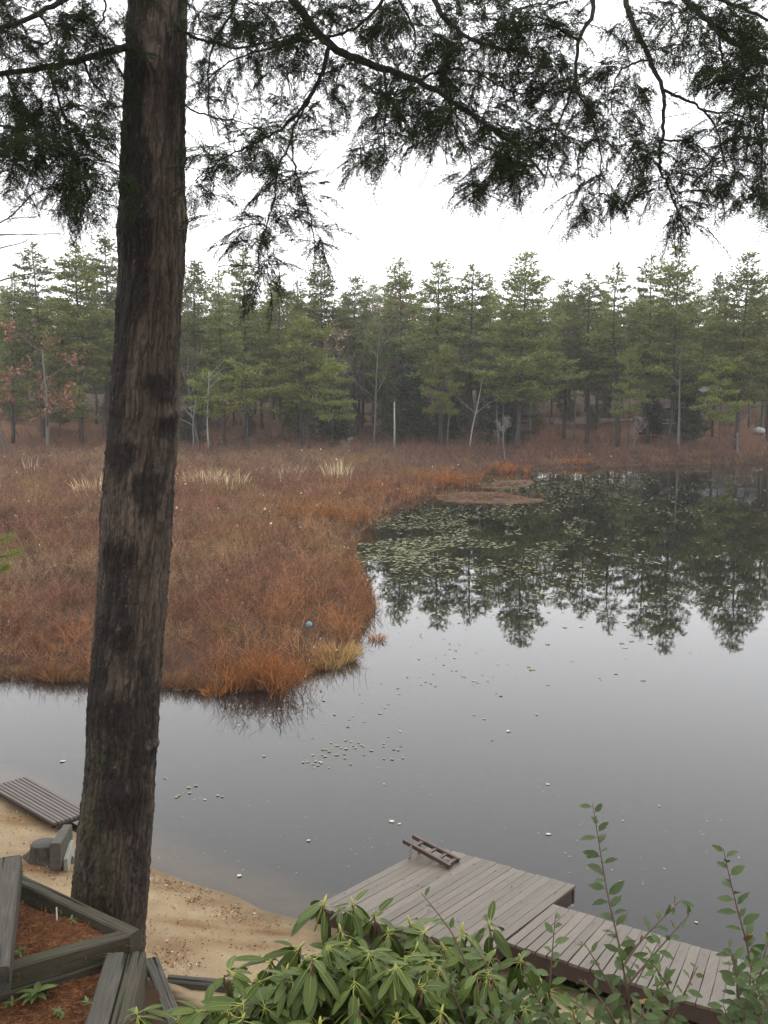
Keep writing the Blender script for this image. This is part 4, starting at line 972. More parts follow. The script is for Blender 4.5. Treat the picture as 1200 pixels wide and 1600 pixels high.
BLOBS = [  # x, y, sx, sy, sprays, limb
 (60, 40, 80, 40, 34, 'G'), (140, 35, 40, 40, 18, 'G'), (10, 70, 40, 40, 16, 'G'), (150, 100, 40, 30, 22, 'F'), (40, 140, 50, 40, 30, 'F'), (70, 195, 60, 36, 32, 'F'), (105, 240, 45, 34, 24, 'F'), (15, 260, 30, 34, 18, 'F'), (125, 290, 34, 30, 20, 'F'),
 (122, 328, 22, 16, 10, 'F'), (165, 160, 18, 40, 12, 'F'), (165, 300, 12, 20, 5, 'F'), (40, 230, 40, 30, 14, 'F'),
 (325, 45, 30, 45, 22, 'H'), (370, 90, 45, 40, 24, 'H'), (330, 150, 26, 30, 12, 'H'), (390, 60, 45, 40, 18, 'H'), (440, 110, 45, 40, 20, 'B'), (470, 50, 40, 40, 18, 'B'), (550, 30, 55, 34, 28, 'B'), (620, 40, 55, 38, 28, 'B'), (690, 50, 50, 50, 34, 'B'), (740, 70, 45, 45, 24, 'B'), (800, 80, 40, 40, 16, 'B'),
 (540, 120, 40, 40, 14, 'A'), (590, 160, 45, 34, 18, 'A'), (650, 130, 45, 40, 26, 'A'), (700, 170, 50, 40, 32, 'A'), (760, 205, 42, 30, 28, 'A'), (805, 235, 34, 28, 22, 'A'), (640, 200, 40, 24, 14, 'A'), (600, 235, 20, 24, 7, 'A'), (770, 270, 30, 26, 12, 'A'), (742, 305, 12, 18, 6, 'A'), (830, 275, 20, 20, 8, 'A'),
 (520, 160, 30, 34, 10, 'A'), (470, 190, 30, 24, 9, 'A'), (430, 225, 34, 22, 12, 'A'), (385, 240, 30, 18, 10, 'A'), (340, 265, 24, 18, 9, 'A'), (318, 300, 18, 22, 9, 'A'), (440, 270, 22, 30, 10, 'A'), (470, 300, 16, 34, 9, 'A'), (488, 355, 12, 26, 8, 'A'), (420, 330, 18, 30, 9, 'A'), (400, 375, 14, 22, 7, 'A'), (412, 432, 14, 20, 10, 'A'), (495, 395, 6, 12, 3, 'A'), (560, 250, 20, 20, 4, 'A'),
 (860, 40, 40, 40, 20, 'C'), (800, 30, 40, 34, 16, 'C'), (880, 110, 34, 34, 14, 'C'), (850, 150, 34, 26, 12, 'C'), (905, 170, 30, 34, 12, 'C'), (880, 225, 30, 28, 12, 'C'), (930, 260, 20, 34, 9, 'C'), (930, 325, 18, 16, 7, 'C'), (900, 320, 14, 12, 3, 'C'),
 (1000, 40, 34, 36, 14, 'D'), (960, 120, 34, 30, 11, 'D'), (1010, 130, 24, 24, 6, 'D'), (985, 200, 30, 26, 8, 'D'), (1010, 250, 34, 22, 11, 'D'), (1040, 285, 24, 28, 12, 'D'), (1062, 340, 12, 22, 9, 'D'), (1090, 235, 28, 24, 9, 'D'), (1110, 280, 22, 22, 7, 'D'), (1150, 215, 30, 26, 10, 'D'), (1160, 285, 28, 20, 8, 'D'), (980, 300, 16, 16, 4, 'D'),
 (1070, 45, 40, 36, 16, 'E'), (1120, 30, 40, 34, 18, 'E'), (1170, 60, 34, 40, 18, 'E'), (1110, 100, 34, 28, 10, 'E'), (1180, 140, 26, 34, 14, 'E'), (1185, 215, 22, 34, 12, 'E'), (1195, 290, 14, 30, 8, 'E'), (1150, 110, 30, 30, 10, 'E'),
]
# one flat spray of hemlock: a drooping rachis, alternate twiglets, two ranks of short needles
def spray(seed, L=.36):
    r_ = np.random.default_rng(seed); P, D, Ln = [], [], []; w_ = MB()
    n = 24; s = np.linspace(0, 1, n)
    rach = np.stack([s * L, .03 * np.sin(s * 2.5 + r_.uniform(0, 6)), -.30 * L * s ** 2], -1)
    tube(w_, rach[::4], np.linspace(.0022, .0008, 6), 3, cap=False)
    def needles(pts, d):
        for p, dd in zip(pts, d):
            sv = nrm(np.cross(dd, [0, 0, 1]))
            for sg in (-1, 1):
                P.append(p); D.append(dd * .55 + sg * sv + r_.normal(0, .12, 3) + [0, 0, -.1]); Ln.append(r_.uniform(.012, .018))
    tg = nrm(np.gradient(rach, axis=0))
    needles(rach[6:], tg[6:])
    for k in list(range(3, n - 1, 2)) + [6, 12, 18]:
        sg = 1 if k % 2 else -1
        l = L * .40 * (1 - .72 * s[k]) * r_.uniform(.55, 1.15) * min(1, .5 + s[k] * 3)
        sv = np.cross(tg[k], [0, 0, 1]) * sg
        d = nrm(tg[k] * .8 + sv * .75 + r_.normal(0, .12, 3))
        m_ = max(3, int(l / .0085)); t = np.linspace(.1, 1, m_)
        pts = rach[k] + d * (t * l)[:, None] + np.array([0, 0, -1]) * (.30 * l * t ** 2)[:, None]
        tube(w_, pts[[0, m_ // 2, m_ - 1]], [.0013, .001, .0006], 3, cap=False)
        needles(pts, np.repeat(d[None], m_, 0))
        if l > .07 and r_.random() < .7:      # a forked twiglet
            d2 = nrm(d * .8 - sv * .5 + r_.normal(0, .1, 3)); l2 = l * .5; t2 = np.linspace(.1, 1, max(3, int(l2 / .0085)))
            p2 = pts[m_ // 2] + d2 * (t2 * l2)[:, None] + np.array([0, 0, -1]) * (.3 * l2 * t2 ** 2)[:, None]
            needles(p2, np.repeat(d2[None], len(t2), 0))
    nd = MB(); leaf_quads(nd, P, D, Ln, np.array(Ln) * .42, r_)
    return nd.v[0], np.concatenate([np.zeros((0, 3))] + w_.v), [np.concatenate([qq for qq in w_.q])]
SPRAYS = [spray(700 + k, L) for k, L in enumerate((.30, .34, .38, .34, .42))]
nodes, nkey, nrad = [], [], []
WOOD = {}; NEED = {}
for key, path, y0, y1, r0, r1 in LIMBS:
    pts = smoothline(limb_pts(path, y0, y1), 7)
    if len(WOOD.setdefault(key, MB()).v) == 0:
        z_ = pts[0][2]; pts[0] = trunk_c(min(z_, 16)) if z_ < 16 else pts[0]
    r_ = np.random.default_rng(len(nodes)); k = len(pts)
    pts[1:-1] += r_.normal(0, .005, (k - 2, 3)); r0, r1 = r0 * .68, r1 * .8
    tube(WOOD[key], pts - BASE, r1 + (r0 - r1) * np.linspace(1, 0, k) ** 1.2, 7)
    for p in pts[2:]: nodes.append(p); nkey.append(key)
rg = np.random.default_rng(900)
ptsall = []
for x, y, sx, sy, n, key in BLOBS:
    for _ in range(int(n * (1.6 if x < 200 else 1.3))):
        px_, py_ = rg.normal(x, sx * .74), rg.normal(y - 12, sy * .70)
        nd = np.array([p for p, k_ in zip(nodes, nkey) if k_ == key])
        d = ray(px_, py_); d = d / d[1]
        pr = np.array([0, 0, H_CAM]) + nd[:, 1:2] * d
        kk = int(np.argmin(((pr - nd) ** 2).sum(1)))
        Yp = nd[kk, 1] + rg.normal(0, .22)
        ptsall.append((np.array([0, 0, H_CAM]) + d * Yp, key))
byk = {}
for p, key in ptsall: byk.setdefault(key, []).append(p)
for key, L_ in byk.items():
    sk = [p for p, k_ in zip(nodes, nkey) if k_ == key]; skd = [nrm(np.array([0, -.3, -.4]))] * len(sk)
    pend = list(L_); NEED[key] = MB(); SK = np.array(sk)
    order = np.argsort([np.min(((SK - p) ** 2).sum(1)) for p in pend])
    for oi in order:
        p = pend[oi]; A_ = np.array(sk); d2 = ((A_ - p) ** 2).sum(1) + 1.2 * np.maximum(0, p[2] - A_[:, 2] - .05) ** 2; kk = int(np.argmin(d2)); a = A_[kk]
        dv = p - a; l = np.linalg.norm(dv)
        if l > .02:
            mid = (a + p) / 2 + np.array([0, 0, .10 * l]) + rg.normal(0, .05 * l, 3)
            tw = smoothline([a, mid, p], 4); tube(WOOD[key], tw - BASE, np.linspace(.004, .0018, len(tw)), 4, cap=False)
            sk.append(mid); skd.append(nrm(dv))
        sk.append(p); dirn = nrm(dv + 1e-6); skd.append(dirn)
        for e in range(int(rg.integers(1, 4))):
            nv, wv, wq = SPRAYS[rg.integers(0, 5)]
            d = nrm(dirn * .8 + rg.normal(0, .55, 3) * [1, 1, .7] + [0, 0, -.15 - .5 * rg.random()])
            upv = nrm(np.array([0, 0, 1]) + rg.normal(0, .35, 3)); sv = nrm(np.cross(upv, d)); uu = np.cross(d, sv)
            M3 = np.stack([d, sv, uu], 0) * rg.uniform(.6, 1.12)
            base_ = p - d * .05 + rg.normal(0, .025, 3) - BASE
            NEED[key].add(nv @ M3 + base_, np.arange(len(nv)).reshape(-1, 4))
            WOOD[key].add(wv @ M3 + base_, wq[0])
M_HNEED = mat_leafy('hemlock_needles', (.007, .013, .003), (.026, .042, .008), .3, .6, .10, False)
M_HTWIG = mat_bark('hemlock_twigs', (.010, .008, .007), (.028, .022, .018), (14, 14, 14))
BLAB = {'A': 'long drooping branch that hangs lowest', 'F': 'thick branch reaching left from the trunk'}
for key in WOOD:
    b_ = WOOD[key].build('branch', M_HTWIG, hem, True)
    if key in BLAB: b_['label'] = BLAB[key]
    if key in NEED and NEED[key].n: NEED[key].build('needles', M_HNEED, b_)

# ==================================================================================== DOCK
M_DECK = mat_wood('dock_boards', (.085, .068, .050), (.115, .093, .070), (.150, .123, .095), .5, .4, (1.2, 16, 16))
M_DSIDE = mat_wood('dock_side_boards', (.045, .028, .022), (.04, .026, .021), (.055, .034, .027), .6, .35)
dz = .45
A_, B_, C_, D_ = (at_z(x, y, dz) for x, y in [(674, 1320.5), (899, 1384), (863, 1413), (1147, 1497)])
NR = at_z(766, 1486, dz); N1 = at_z(790, 1471, dz); NL = at_z(492, 1416, dz); N2 = at_z(1147, 1586, dz)
D_ = C_ + (D_ - C_) * 1.35; N2 = N1 + (N2 - N1) * 1.3
dock = thing('dock', 'weathered board dock with a wide platform and a walkway to shore', 'dock', (A_[0], A_[1], 0))
DO = np.array([A_[0], A_[1], 0])
rgd = np.random.default_rng(3)
def planks(a0, a1, b0, b1, n, th=.035, gap=.001):
    """n boards, each running from the edge a0-a1 to the edge b0-b1"""
    mb_ = MB()
    for k in range(n):
        f = (k + .5) / n
        a, b = a0 + (a1 - a0) * f, b0 + (b1 - b0) * f
        wdt = np.linalg.norm(a1 - a0) / n * abs(float(np.cross(nrm(b - a), nrm(a1 - a0))[2])) - gap
        d = nrm(b - a); a = a - d * rgd.uniform(.0, .022) + [0, 0, rgd.normal(0, .002)]; b = b + d * rgd.uniform(.0, .022) + [0, 0, rgd.normal(0, .002)]
        beam(mb_, a, b, wdt, th, .0025, 6, .0010, int(rgd.integers(1e6)))
    return mb_
def build_along(mb_, name, mat, parent, d):
    """link the boards with the object's own X axis lying along d, so the grain follows the board"""
    az = math.atan2(d[1], d[0]); c_, s_ = math.cos(-az), math.sin(-az); Rm = np.array([[c_, -s_, 0], [s_, c_, 0], [0, 0, 1]])
    mb_.v = [v_ @ Rm.T for v_ in mb_.v]; o = mb_.build(name, mat, parent); o.rotation_euler = (0, 0, az); return o
nP = max(8, int(round(np.linalg.norm(B_ - A_) / .108)))
build_along(planks(A_ - DO, B_ - DO, NL - DO, NR - DO, nP), 'platform_deck', M_DECK, dock, NR - B_)
nW = max(8, int(round(np.linalg.norm(D_ - C_) / .108)))
build_along(planks(C_ - DO, D_ - DO, N1 - DO, N2 - DO, nW), 'walkway_deck', M_DECK, dock, N1 - C_)
mb = MB()
ctr = (A_ + NR) / 2
def side(a, b, ins, hgt=.18):
    t = ins - (a + b) / 2; t[2] = 0; off = nrm(t) * .03 - np.array([0, 0, .037])
    beam(mb, a + off - DO, b + off - DO, .04, hgt, .004, 4, .001, 5)
side(A_, B_, ctr); side(B_, NR, ctr); side(NR, NL, ctr); side(NL, A_, ctr)
cw = (C_ + N2) / 2; side(C_, D_, cw); side(N1, N2, cw)
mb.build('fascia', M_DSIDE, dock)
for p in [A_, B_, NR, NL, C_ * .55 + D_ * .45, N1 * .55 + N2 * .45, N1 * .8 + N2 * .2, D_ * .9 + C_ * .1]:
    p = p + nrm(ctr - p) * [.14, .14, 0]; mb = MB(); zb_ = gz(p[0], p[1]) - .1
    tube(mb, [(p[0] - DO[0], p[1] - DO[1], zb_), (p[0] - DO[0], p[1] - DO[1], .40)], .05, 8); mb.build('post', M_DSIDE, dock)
mb = MB(); rs = np.random.default_rng(91)
for _ in range(150):
    u_, v_ = rs.random(2)
    p = (A_ * (1 - u_) + B_ * u_) * (1 - v_) + (NL * (1 - u_) + NR * u_) * v_ if rs.random() < .6 else (C_ * (1 - u_) + D_ * u_) * (1 - v_) + (N1 * (1 - u_) + N2 * u_) * v_
    a_ = rs.uniform(.006, .022); t_ = rs.uniform(0, 6.28); u2 = np.array([math.cos(t_), math.sin(t_), rs.normal(0, .1)]); v2 = np.array([-u2[1], u2[0], 0]); p = p + [0, 0, .008]
    mb.add([p + u2 * a_, p + v2 * a_ * .4, p - u2 * a_, p - v2 * a_ * .4], [[0, 1, 2, 3]], None, np.array([.10, .055, .03]) * rs.uniform(.4, 1.8))
tag(mb.build('dock_leaf_scraps', M_MARSH), 'brown leaf scraps and needles dropped on the dock boards', 'leaf litter', None, 'stuff')
# the swim ladder, hauled up on the deck
M_LAD = mat_wood('ladder_wood', (.055, .030, .024), (.065, .036, .028), (.08, .045, .034), .5, .4)
r1a, r1b = at_z(633, 1312, dz + .20), at_z(704, 1351, dz + .055); r2a, r2b = at_z(648, 1305, dz + .20), at_z(718, 1341, dz + .055)
LO = np.array([r1a[0], r1a[1], dz])
lad = thing('dock_ladder', 'dark wooden swim ladder tipped up on the far corner of the dock', 'ladder', LO)
for a, b in ((r1a, r1b), (r2a, r2b)):
    mb = MB(); e_ = nrm(b - a); beam(mb, a - e_ * .02 - LO, b - LO, .045, .055, .006, 4, .001, 8); mb.build('rail', M_LAD, lad)
for f in (.20, .50, .72, .93):
    mb = MB(); beam(mb, r1a + (r1b - r1a) * f - LO - [0, 0, .012], r2a + (r2b - r2a) * f - LO - [0, 0, .012], .05, .025, .004, 2, 0, 9); mb.build('rung', M_LAD, lad)
for a, b in ((r1a, r1b), (r2a, r2b)):
    p = a + (b - a) * .16; mb = MB(); beam(mb, p - LO + [0, 0, -.02], p - LO - [.02, .02, p[2] - dz - .0], .05, .03, .004, 2, 0, 9, (1, 0, 0)); mb.build('bracket', MT('grey_bracket').surf((.20, .18, .16), .6), lad)

# the small boardwalk at the left
bz = .20
a0, a1 = at_z(42, 1213, bz), at_z(-70, 1249, bz); b0, b1 = at_z(140, 1268, bz), at_z(83, 1286, bz)
a1 = a0 + (at_z(0, 1227, bz) - a0) * 1.9; 
BO = np.array([a0[0], a0[1], 0])
bw = thing('boardwalk', 'small sloping boardwalk of grey planks at the left edge of the beach', 'boardwalk', BO)
M_BW = mat_wood('boardwalk_planks', (.085, .068, .060), (.11, .090, .08), (.135, .11, .10), .6, .35, (1.2, 16, 16))
b1 = b0 + (at_z(83, 1286, bz) - b0) * 1.0; a1 = a0 + (b1 - b0) * 1.05
build_along(planks(a0 - BO, a1 - BO, b0 - BO, b1 - BO, 9, .04, .02), 'deck', M_BW, bw, b0 - a0)
mb = MB(); c4 = (a0 + b1) / 2
def side2(a, b, ins, hgt=.06):
    t = ins - (a + b) / 2; t[2] = 0; off = nrm(t) * .06 - np.array([0, 0, .042]); beam(mb, a + off - BO, b + off - BO, .04, hgt, .004, 3, .001, 5)
side2(a0, b0, c4); side2(b0, b1, c4); side2(b1, a1, c4); mb.build('frame', M_DSIDE, bw)
for p in (a0, b0):
    p = p + nrm(c4 - p) * [.15, .15, 0]; mb = MB(); tube(mb, [(p[0] - BO[0], p[1] - BO[1], min(gz(p[0], p[1]), .1) - .2), (p[0] - BO[0], p[1] - BO[1], .13)], .045, 7); mb.build('post', M_DSIDE, bw)
# stump, and the low plank wall beside it
def mat_timber(name, a, b, dark, moss):
    m = MT(name); v = m.coord((1.1, 22, 22)); n = m.noise(v, 3, 6, .65, .2); n2 = m.noise(m.coord((1, 3, 3)), 2.2, 4); n3 = m.noise(m.coord(), 70, 3, .7)
    c = m.ramp(n, [(.30, dark), (.48, a), (.72, b)])
    c = m.mix(m.ramp(n2, [(.42, 0.), (.62, .75)]), c, moss)
    c = m.mix(m.ramp(n3, [(.62, 0.), (.7, .6)]), c, dark)
    c = m.mix(1., c, m.attr(), 'MULTIPLY')
    return m.surf(c, .78, m.bump(m.mix(.35, n, n3), .5, .012), .3)
M_TIMB = mat_timber('landscape_timber', (.056, .050, .041), (.100, .090, .076), (.024, .020, .016), (.048, .045, .032))
M_TIMBM = mat_timber('mossy_landscape_timber', (.044, .036, .025), (.080, .065, .046), (.018, .014, .010), (.038, .039, .018))
p = on_ground(70, 1345); sz = p[2]
mb = MB(); n = 28; a = np.arange(n) * 6.283 / n
flare = 1 + .9 * np.clip(np.sin(a * 2.5 + 1.0), 0, 1) ** 2
rings = []
for z_, r_, fl_ in [(-.15, .36, .7), (.02, .29, .55), (.09, .24, .3), (.20, .215, .1), (.285, .205, .03), (.30, .195, 0)]:
    rr_ = r_ * (1 + (flare - 1) * fl_); rings.append(np.stack([np.cos(a) * rr_ * 1.05, np.sin(a) * rr_, np.full(n, z_)], -1))
V = np.concatenate(rings); i, j = np.meshgrid(np.arange(5), np.arange(n), indexing='ij'); j2 = (j + 1) % n
mb.add(V, np.stack([i * n + j, i * n + j2, (i + 1) * n + j2, (i + 1) * n + j], -1).reshape(-1, 4))
stp = thing('tree_stump', 'low dark tree stump with spreading roots on the sand at left', 'stump', p, 0, None, .82)
mb.build('stump_wood', mat_bark('stump_bark', (.02, .017, .014), (.075, .063, .052), (6, 6, 1.5)), stp, True)
mb = MB(); mb.add(np.concatenate([rings[-1] + [0, 0, .003], rings[-1] * [.96, .96, 1] + [0, 0, .012], [[0, 0, .314]]]),
                  np.stack([np.arange(n), (np.arange(n) + 1) % n, n + (np.arange(n) + 1) % n, n + np.arange(n)], -1), np.stack([n + np.arange(n), n + (np.arange(n) + 1) % n, np.full(n, 2 * n)], -1))
m = MT('cut_stump_top'); wv = m.n('ShaderNodeTexWave', wave_type='RINGS', rings_direction='Z'); wv.inputs['Scale'].default_value = 12; wv.inputs['Distortion'].default_value = 3; m.l(m.coord(), wv.inputs[0])
mb.build('cut_top', m.surf(m.ramp(wv.outputs[1], [(.2, (.028, .026, .023)), (.8, (.062, .058, .052))]), .7), stp, True)
pa, pb = at_z(86, 1318, .62), at_z(106, 1288, .50)
mb = MB(); beam(mb, pa, pb, .13, .34, .012, 6, .003, 12, (0, 0, 1), (1, 1, 1)); o = mb.build('retaining_timber', M_TIMB); tag(o, 'short grey retaining timber between the stump and the small boardwalk', 'timber')
pc, pd = at_z(102, 1342, .36), at_z(112, 1312, .34)
mb = MB(); beam(mb, pc, pd, .05, .34, .006, 4, .003, 13); o = mb.build('plank', mat_wood('pale_plank', (.22, .23, .19), (.27, .27, .23), (.30, .30, .26), .7)); tag(o, 'pale weathered plank on edge beside the stump', 'plank')

# ==================================================================================== TIMBER BEDS AT LEFT
M_LITTER = MT('needle_litter_ground'); v = M_LITTER.coord(); n = M_LITTER.noise(v, 7, 5, .65); n2 = M_LITTER.noise(v, 45, 3)
M_LITTER = M_LITTER.surf(M_LITTER.mix(M_LITTER.ramp(n2, [(.4, 0.), (.7, .6)]), M_LITTER.ramp(n, [(.32, (.05, .026, .014)), (.5, (.135, .055, .025)), (.7, (.20, .085, .035))]), (.05, .028, .016)), .95, M_LITTER.bump(n2, .8, .02), .1)
tz = 1.95
K = at_z(204, 1453, tz); L0 = at_z(-10, 1352, tz); F0 = at_z(-70, 1532, tz)
def timber(a, b, w_, h_, lab, mat, seed, name='landscape_timber'):
    mb_ = MB(); o_ = np.asarray(a, float); d = np.asarray(b, float) - o_; L_ = float(np.linalg.norm(d))
    r_ = np.random.default_rng(seed); nx_ = max(10, int(L_ / .03)); hw = w_ / 2; ch = .014
    prof = [(-hw, -h_), (-hw, -h_ * .5), (-hw, -ch)] + [(-hw + ch + (w_ - 2 * ch) * k_ / 16, 0) for k_ in range(17)] + [(hw, -ch), (hw, -h_ * .5), (hw, -h_)]
    prof = np.array(prof); n_ = len(prof); xx = np.linspace(0, L_, nx_ + 1)
    XX, KK = np.meshgrid(xx, np.arange(n_), indexing='ij'); PY, PZ = prof[KK, 0], prof[KK, 1]
    g_ = vnoise(XX * 1.6 + seed * 7, PY * 70 + PZ * 60, seed=seed); ck = np.clip((vnoise(XX * 1.1 + seed, PY * 38 + PZ * 30, seed=seed + 9) - .74) * 6, 0, 1)
    PZ = PZ + np.where((KK > 2) & (KK < n_ - 3), .008 * (g_ - .5) - .016 * ck, 0) + .012 * (fbm(XX * 2, PY * 0, seed=seed + 3) - .5)
    PY = PY * (1 + .05 * (fbm(XX * 3, PZ * 8, seed=seed + 5) - .5)) + .003 * (g_ - .5)
    Vb = np.stack([XX, PY, PZ], -1); i_, j_ = np.meshgrid(np.arange(nx_), np.arange(n_ - 1), indexing='ij')
    q_ = np.stack([i_ * n_ + j_, i_ * n_ + j_ + 1, (i_ + 1) * n_ + j_ + 1, (i_ + 1) * n_ + j_], -1).reshape(-1, 4)
    V0 = Vb.reshape(-1, 3); cap0 = [[(k_ + 1), k_, n_ - 1 - k_, n_ - 2 - k_] for k_ in range(n_ // 2 - 1)]; e_ = nx_ * n_
    cap1 = [[e_ + k_, e_ + k_ + 1, e_ + n_ - 2 - k_, e_ + n_ - 1 - k_] for k_ in range(n_ // 2 - 1)]
    q_ = q_[:, ::-1]; mb_.add(V0, np.concatenate([q_, np.array(cap0), np.array(cap1), [[0, n_ - 1, e_ + n_ - 1, e_]]]), None, np.repeat((1 - .75 * ck).reshape(-1, 1), 3, 1))
    o = mb_.build(name, mat); o.location = o_
    dd = nrm(d); o.rotation_euler = (0, -math.asin(dd[2]), math.atan2(dd[1], dd[0])); return tag(o, lab, 'timber')
dK = nrm(L0 - K); dF = nrm(F0 - K)
timber(K - dK * .06, L0, .125, .17, 'mossy timber running from the corner by the trunk back to the left edge', M_TIMBM, 21)
timber(K + dF * .02 - dK * .0 + [0, 0, -.003], F0, .13, .17, 'mossy timber slanting from the corner by the trunk toward the lower left', M_TIMBM, 22)
for k in range(5):
    dz_ = np.array([0, 0, -.176 * (k + 1)])
    timber(K - dK * (.05 + .05 * (k % 2)) + dz_, L0 + dz_, .17, .17, 'lower timber in the wall stacked under the mossy corner timbers', M_TIMBM, 30 + k).update_tag()
for o in [o for o in COL.objects if o.get('label') == 'lower timber in the wall stacked under the mossy corner timbers']: o['group'] = 'wall timbers under the corner'
for k in range(5):
    dz_ = np.array([0, 0, -.176 * (k + 1)])
    o = timber(K + dF * .10 + dz_, F0 + dz_, .17, .17, 'lower timber in the wall stacked under the mossy corner timbers', M_TIMBM, 40 + k); o['group'] = 'wall timbers under the corner'
# the tall timber at the very left
timber(at_z(16, 1338, 2.22), at_z(-8, 1512, 2.22), .20, .2, 'grey timber at the left edge lying across the needle bed', M_TIMB, 51)
# double timber stepping down toward the viewer
P0 = at_z(182, 1488, 1.86); P1 = at_z(138, 1640, 1.86)
dP = nrm(P1 - P0); sP = nrm(np.cross(dP, [0, 0, 1]))
timber(P0 + sP * -.0, P1, .17, .2, 'left one of two weathered split timbers lying side by side at the bottom edge', M_TIMB, 52)
Q0 = at_z(207, 1480, 1.84); Q1 = Q0 + (P1 - P0)
if True:
    sgn = np.sign((Q0 - P0) @ sP); Q0 = P0 + sP * sgn * .165 + dP * -.03 - [0, 0, .02]; Q1 = Q0 + (P1 - P0)
timber(Q0, Q1, .14, .2, 'right one of two weathered split timbers lying side by side at the bottom edge', M_TIMBM, 53)
for k in range(4):
    dz_ = np.array([0, 0, -.206 * (k + 1)])
    o = timber(Q0 + dz_ - sP * sgn * .02, Q1 + dz_ - sP * sgn * .02, .14, .2, 'buried timber stacked below the two split timbers', M_TIMBM, 60 + k); o['group'] = 'timbers below the split pair'
# lower border timbers
g0 = on_ground(232, 1500); g1 = on_ground(292, 1640)
timber(at_z(236, 1496, g0[2] + .22), at_z(290, 1640, g0[2] + .42), .15, .2, 'grey timber leading down from the foot of the trunk to the bottom edge', M_TIMB, 54)
h0 = at_z(262, 1527, g0[2] + .20); h1 = at_z(372, 1536, g0[2] + .12)
timber(h0, h1, .13, .15, 'thin grey timber edging the sand, running right to the rhododendron', M_TIMB, 55)
def bed(poly, z, name, amp=.05, n=36):
    """a filled bed: gently uneven top over the quad poly"""
    p0, p1, p2, p3 = [np.asarray(p)[:2] for p in poly]; u = np.linspace(0, 1, n); U_, W_ = np.meshgrid(u, u)
    P = (1 - W_)[..., None] * ((1 - U_)[..., None] * p0 + U_[..., None] * p1) + W_[..., None] * ((1 - U_)[..., None] * p3 + U_[..., None] * p2)
    Zt = z + (fbm(P[..., 0] * 2.2, P[..., 1] * 2.2, seed=70) - .5) * amp * 2
    top = np.concatenate([P, Zt[..., None]], -1).reshape(-1, 3)
    i, j = np.meshgrid(np.arange(n - 1), np.arange(n - 1), indexing='ij'); q_ = np.stack([i * n + j, i * n + j + 1, (i + 1) * n + j + 1, (i + 1) * n + j], -1).reshape(-1, 4)
    mb_ = MB(); mb_.add(top, q_); o = mb_.build(name, M_LITTER, None, True); tag(o, kind='structure'); return P, Zt
P_a, Z_a = bed([K + [.02, -.05, 0], L0 + [-.6, .05, 0], F0 + [-1.0, 0, 0], F0 + [.0, .02, 0] + (K - F0) * .0], tz - .10, 'planting_bed', .05)
q2 = at_z(-260, 1700, 1.72); q3 = at_z(150, 1700, 1.72)
P_b, Z_b = bed([at_z(-250, 1520, 1.72), at_z(205, 1470, 1.72), q3, q2], 1.70, 'planting_bed', .07)
def strew(Ps, Zs, n, col, L, W, seed):
    r_ = np.random.default_rng(seed); f = Ps.reshape(-1, 2); z_ = Zs.reshape(-1); ii = r_.integers(0, len(f), n)
    p = np.concatenate([f[ii], z_[ii, None]], 1) + np.stack([r_.normal(0, .05, n), r_.normal(0, .05, n), .004 + .02 * r_.random(n)], -1)
    d = np.stack([r_.normal(size=n), r_.normal(size=n), r_.normal(0, .18, n)], -1)
    return p, d, r_
mb = MB()
for Ps, Zs, n, sd_ in ((P_a, Z_a, 9000, 1), (P_b, Z_b, 16000, 2)):
    p, d, r_ = strew(Ps, Zs, n, None, 1, 1, sd_)
    cl = np.where(r_.random((n, 1)) < .65, np.array([[.21, .10, .042]]), np.array([[.10, .042, .022]])) * r_.uniform(.6, 1.35, (n, 1))
    leaf_quads(mb, p, d, r_.uniform(.04, .10, n), .005, r_, cl)
tag(mb.build('pine_needle_litter', M_MARSH), 'orange-brown fallen pine needles covering the timber beds', 'needle litter', None, 'stuff')
# brown leaf scraps on the sand
rg = np.random.default_rng(81); mb = MB(); k = 0; PP, SZ, CC = [], [], []
for cx2, cy2, sx, sy, n in [(265, 1378, 26, 10, 130), (320, 1395, 20, 8, 60), (372, 1425, 24, 6, 90), (305, 1408, 10, 3, 30), (420, 1440, 30, 8, 50), (330, 1450, 70, 25, 70), (265, 1500, 25, 14, 120), (30, 1270, 30, 14, 60), (50, 1360, 40, 14, 90), (95, 1365, 20, 12, 60), (20, 1300, 40, 20, 50), (400, 1480, 50, 20, 40), (300, 1420, 80, 40, 60)]:
    for _ in range(int(n * 2.2)):
        p = on_ground(rg.normal(cx2, sx), rg.normal(cy2, sy))
        if p[2] > .02: PP.append(p + [0, 0, .012]); SZ.append(rg.uniform(.014, .042)); CC.append(np.array([.25, .135, .065]) * rg.uniform(.4, 1.4) if rg.random() < .9 else np.array([.5, .42, .36]))
D = rg.normal(size=(len(PP), 3)) * [1, 1, .3]
leaf_quads(mb, PP, D, np.array(SZ), np.array(SZ) * .5, rg, np.array(CC))
tag(mb.build('leaf_scraps', M_MARSH), 'scattered brown leaf scraps on the sand', 'leaf litter', None, 'stuff')
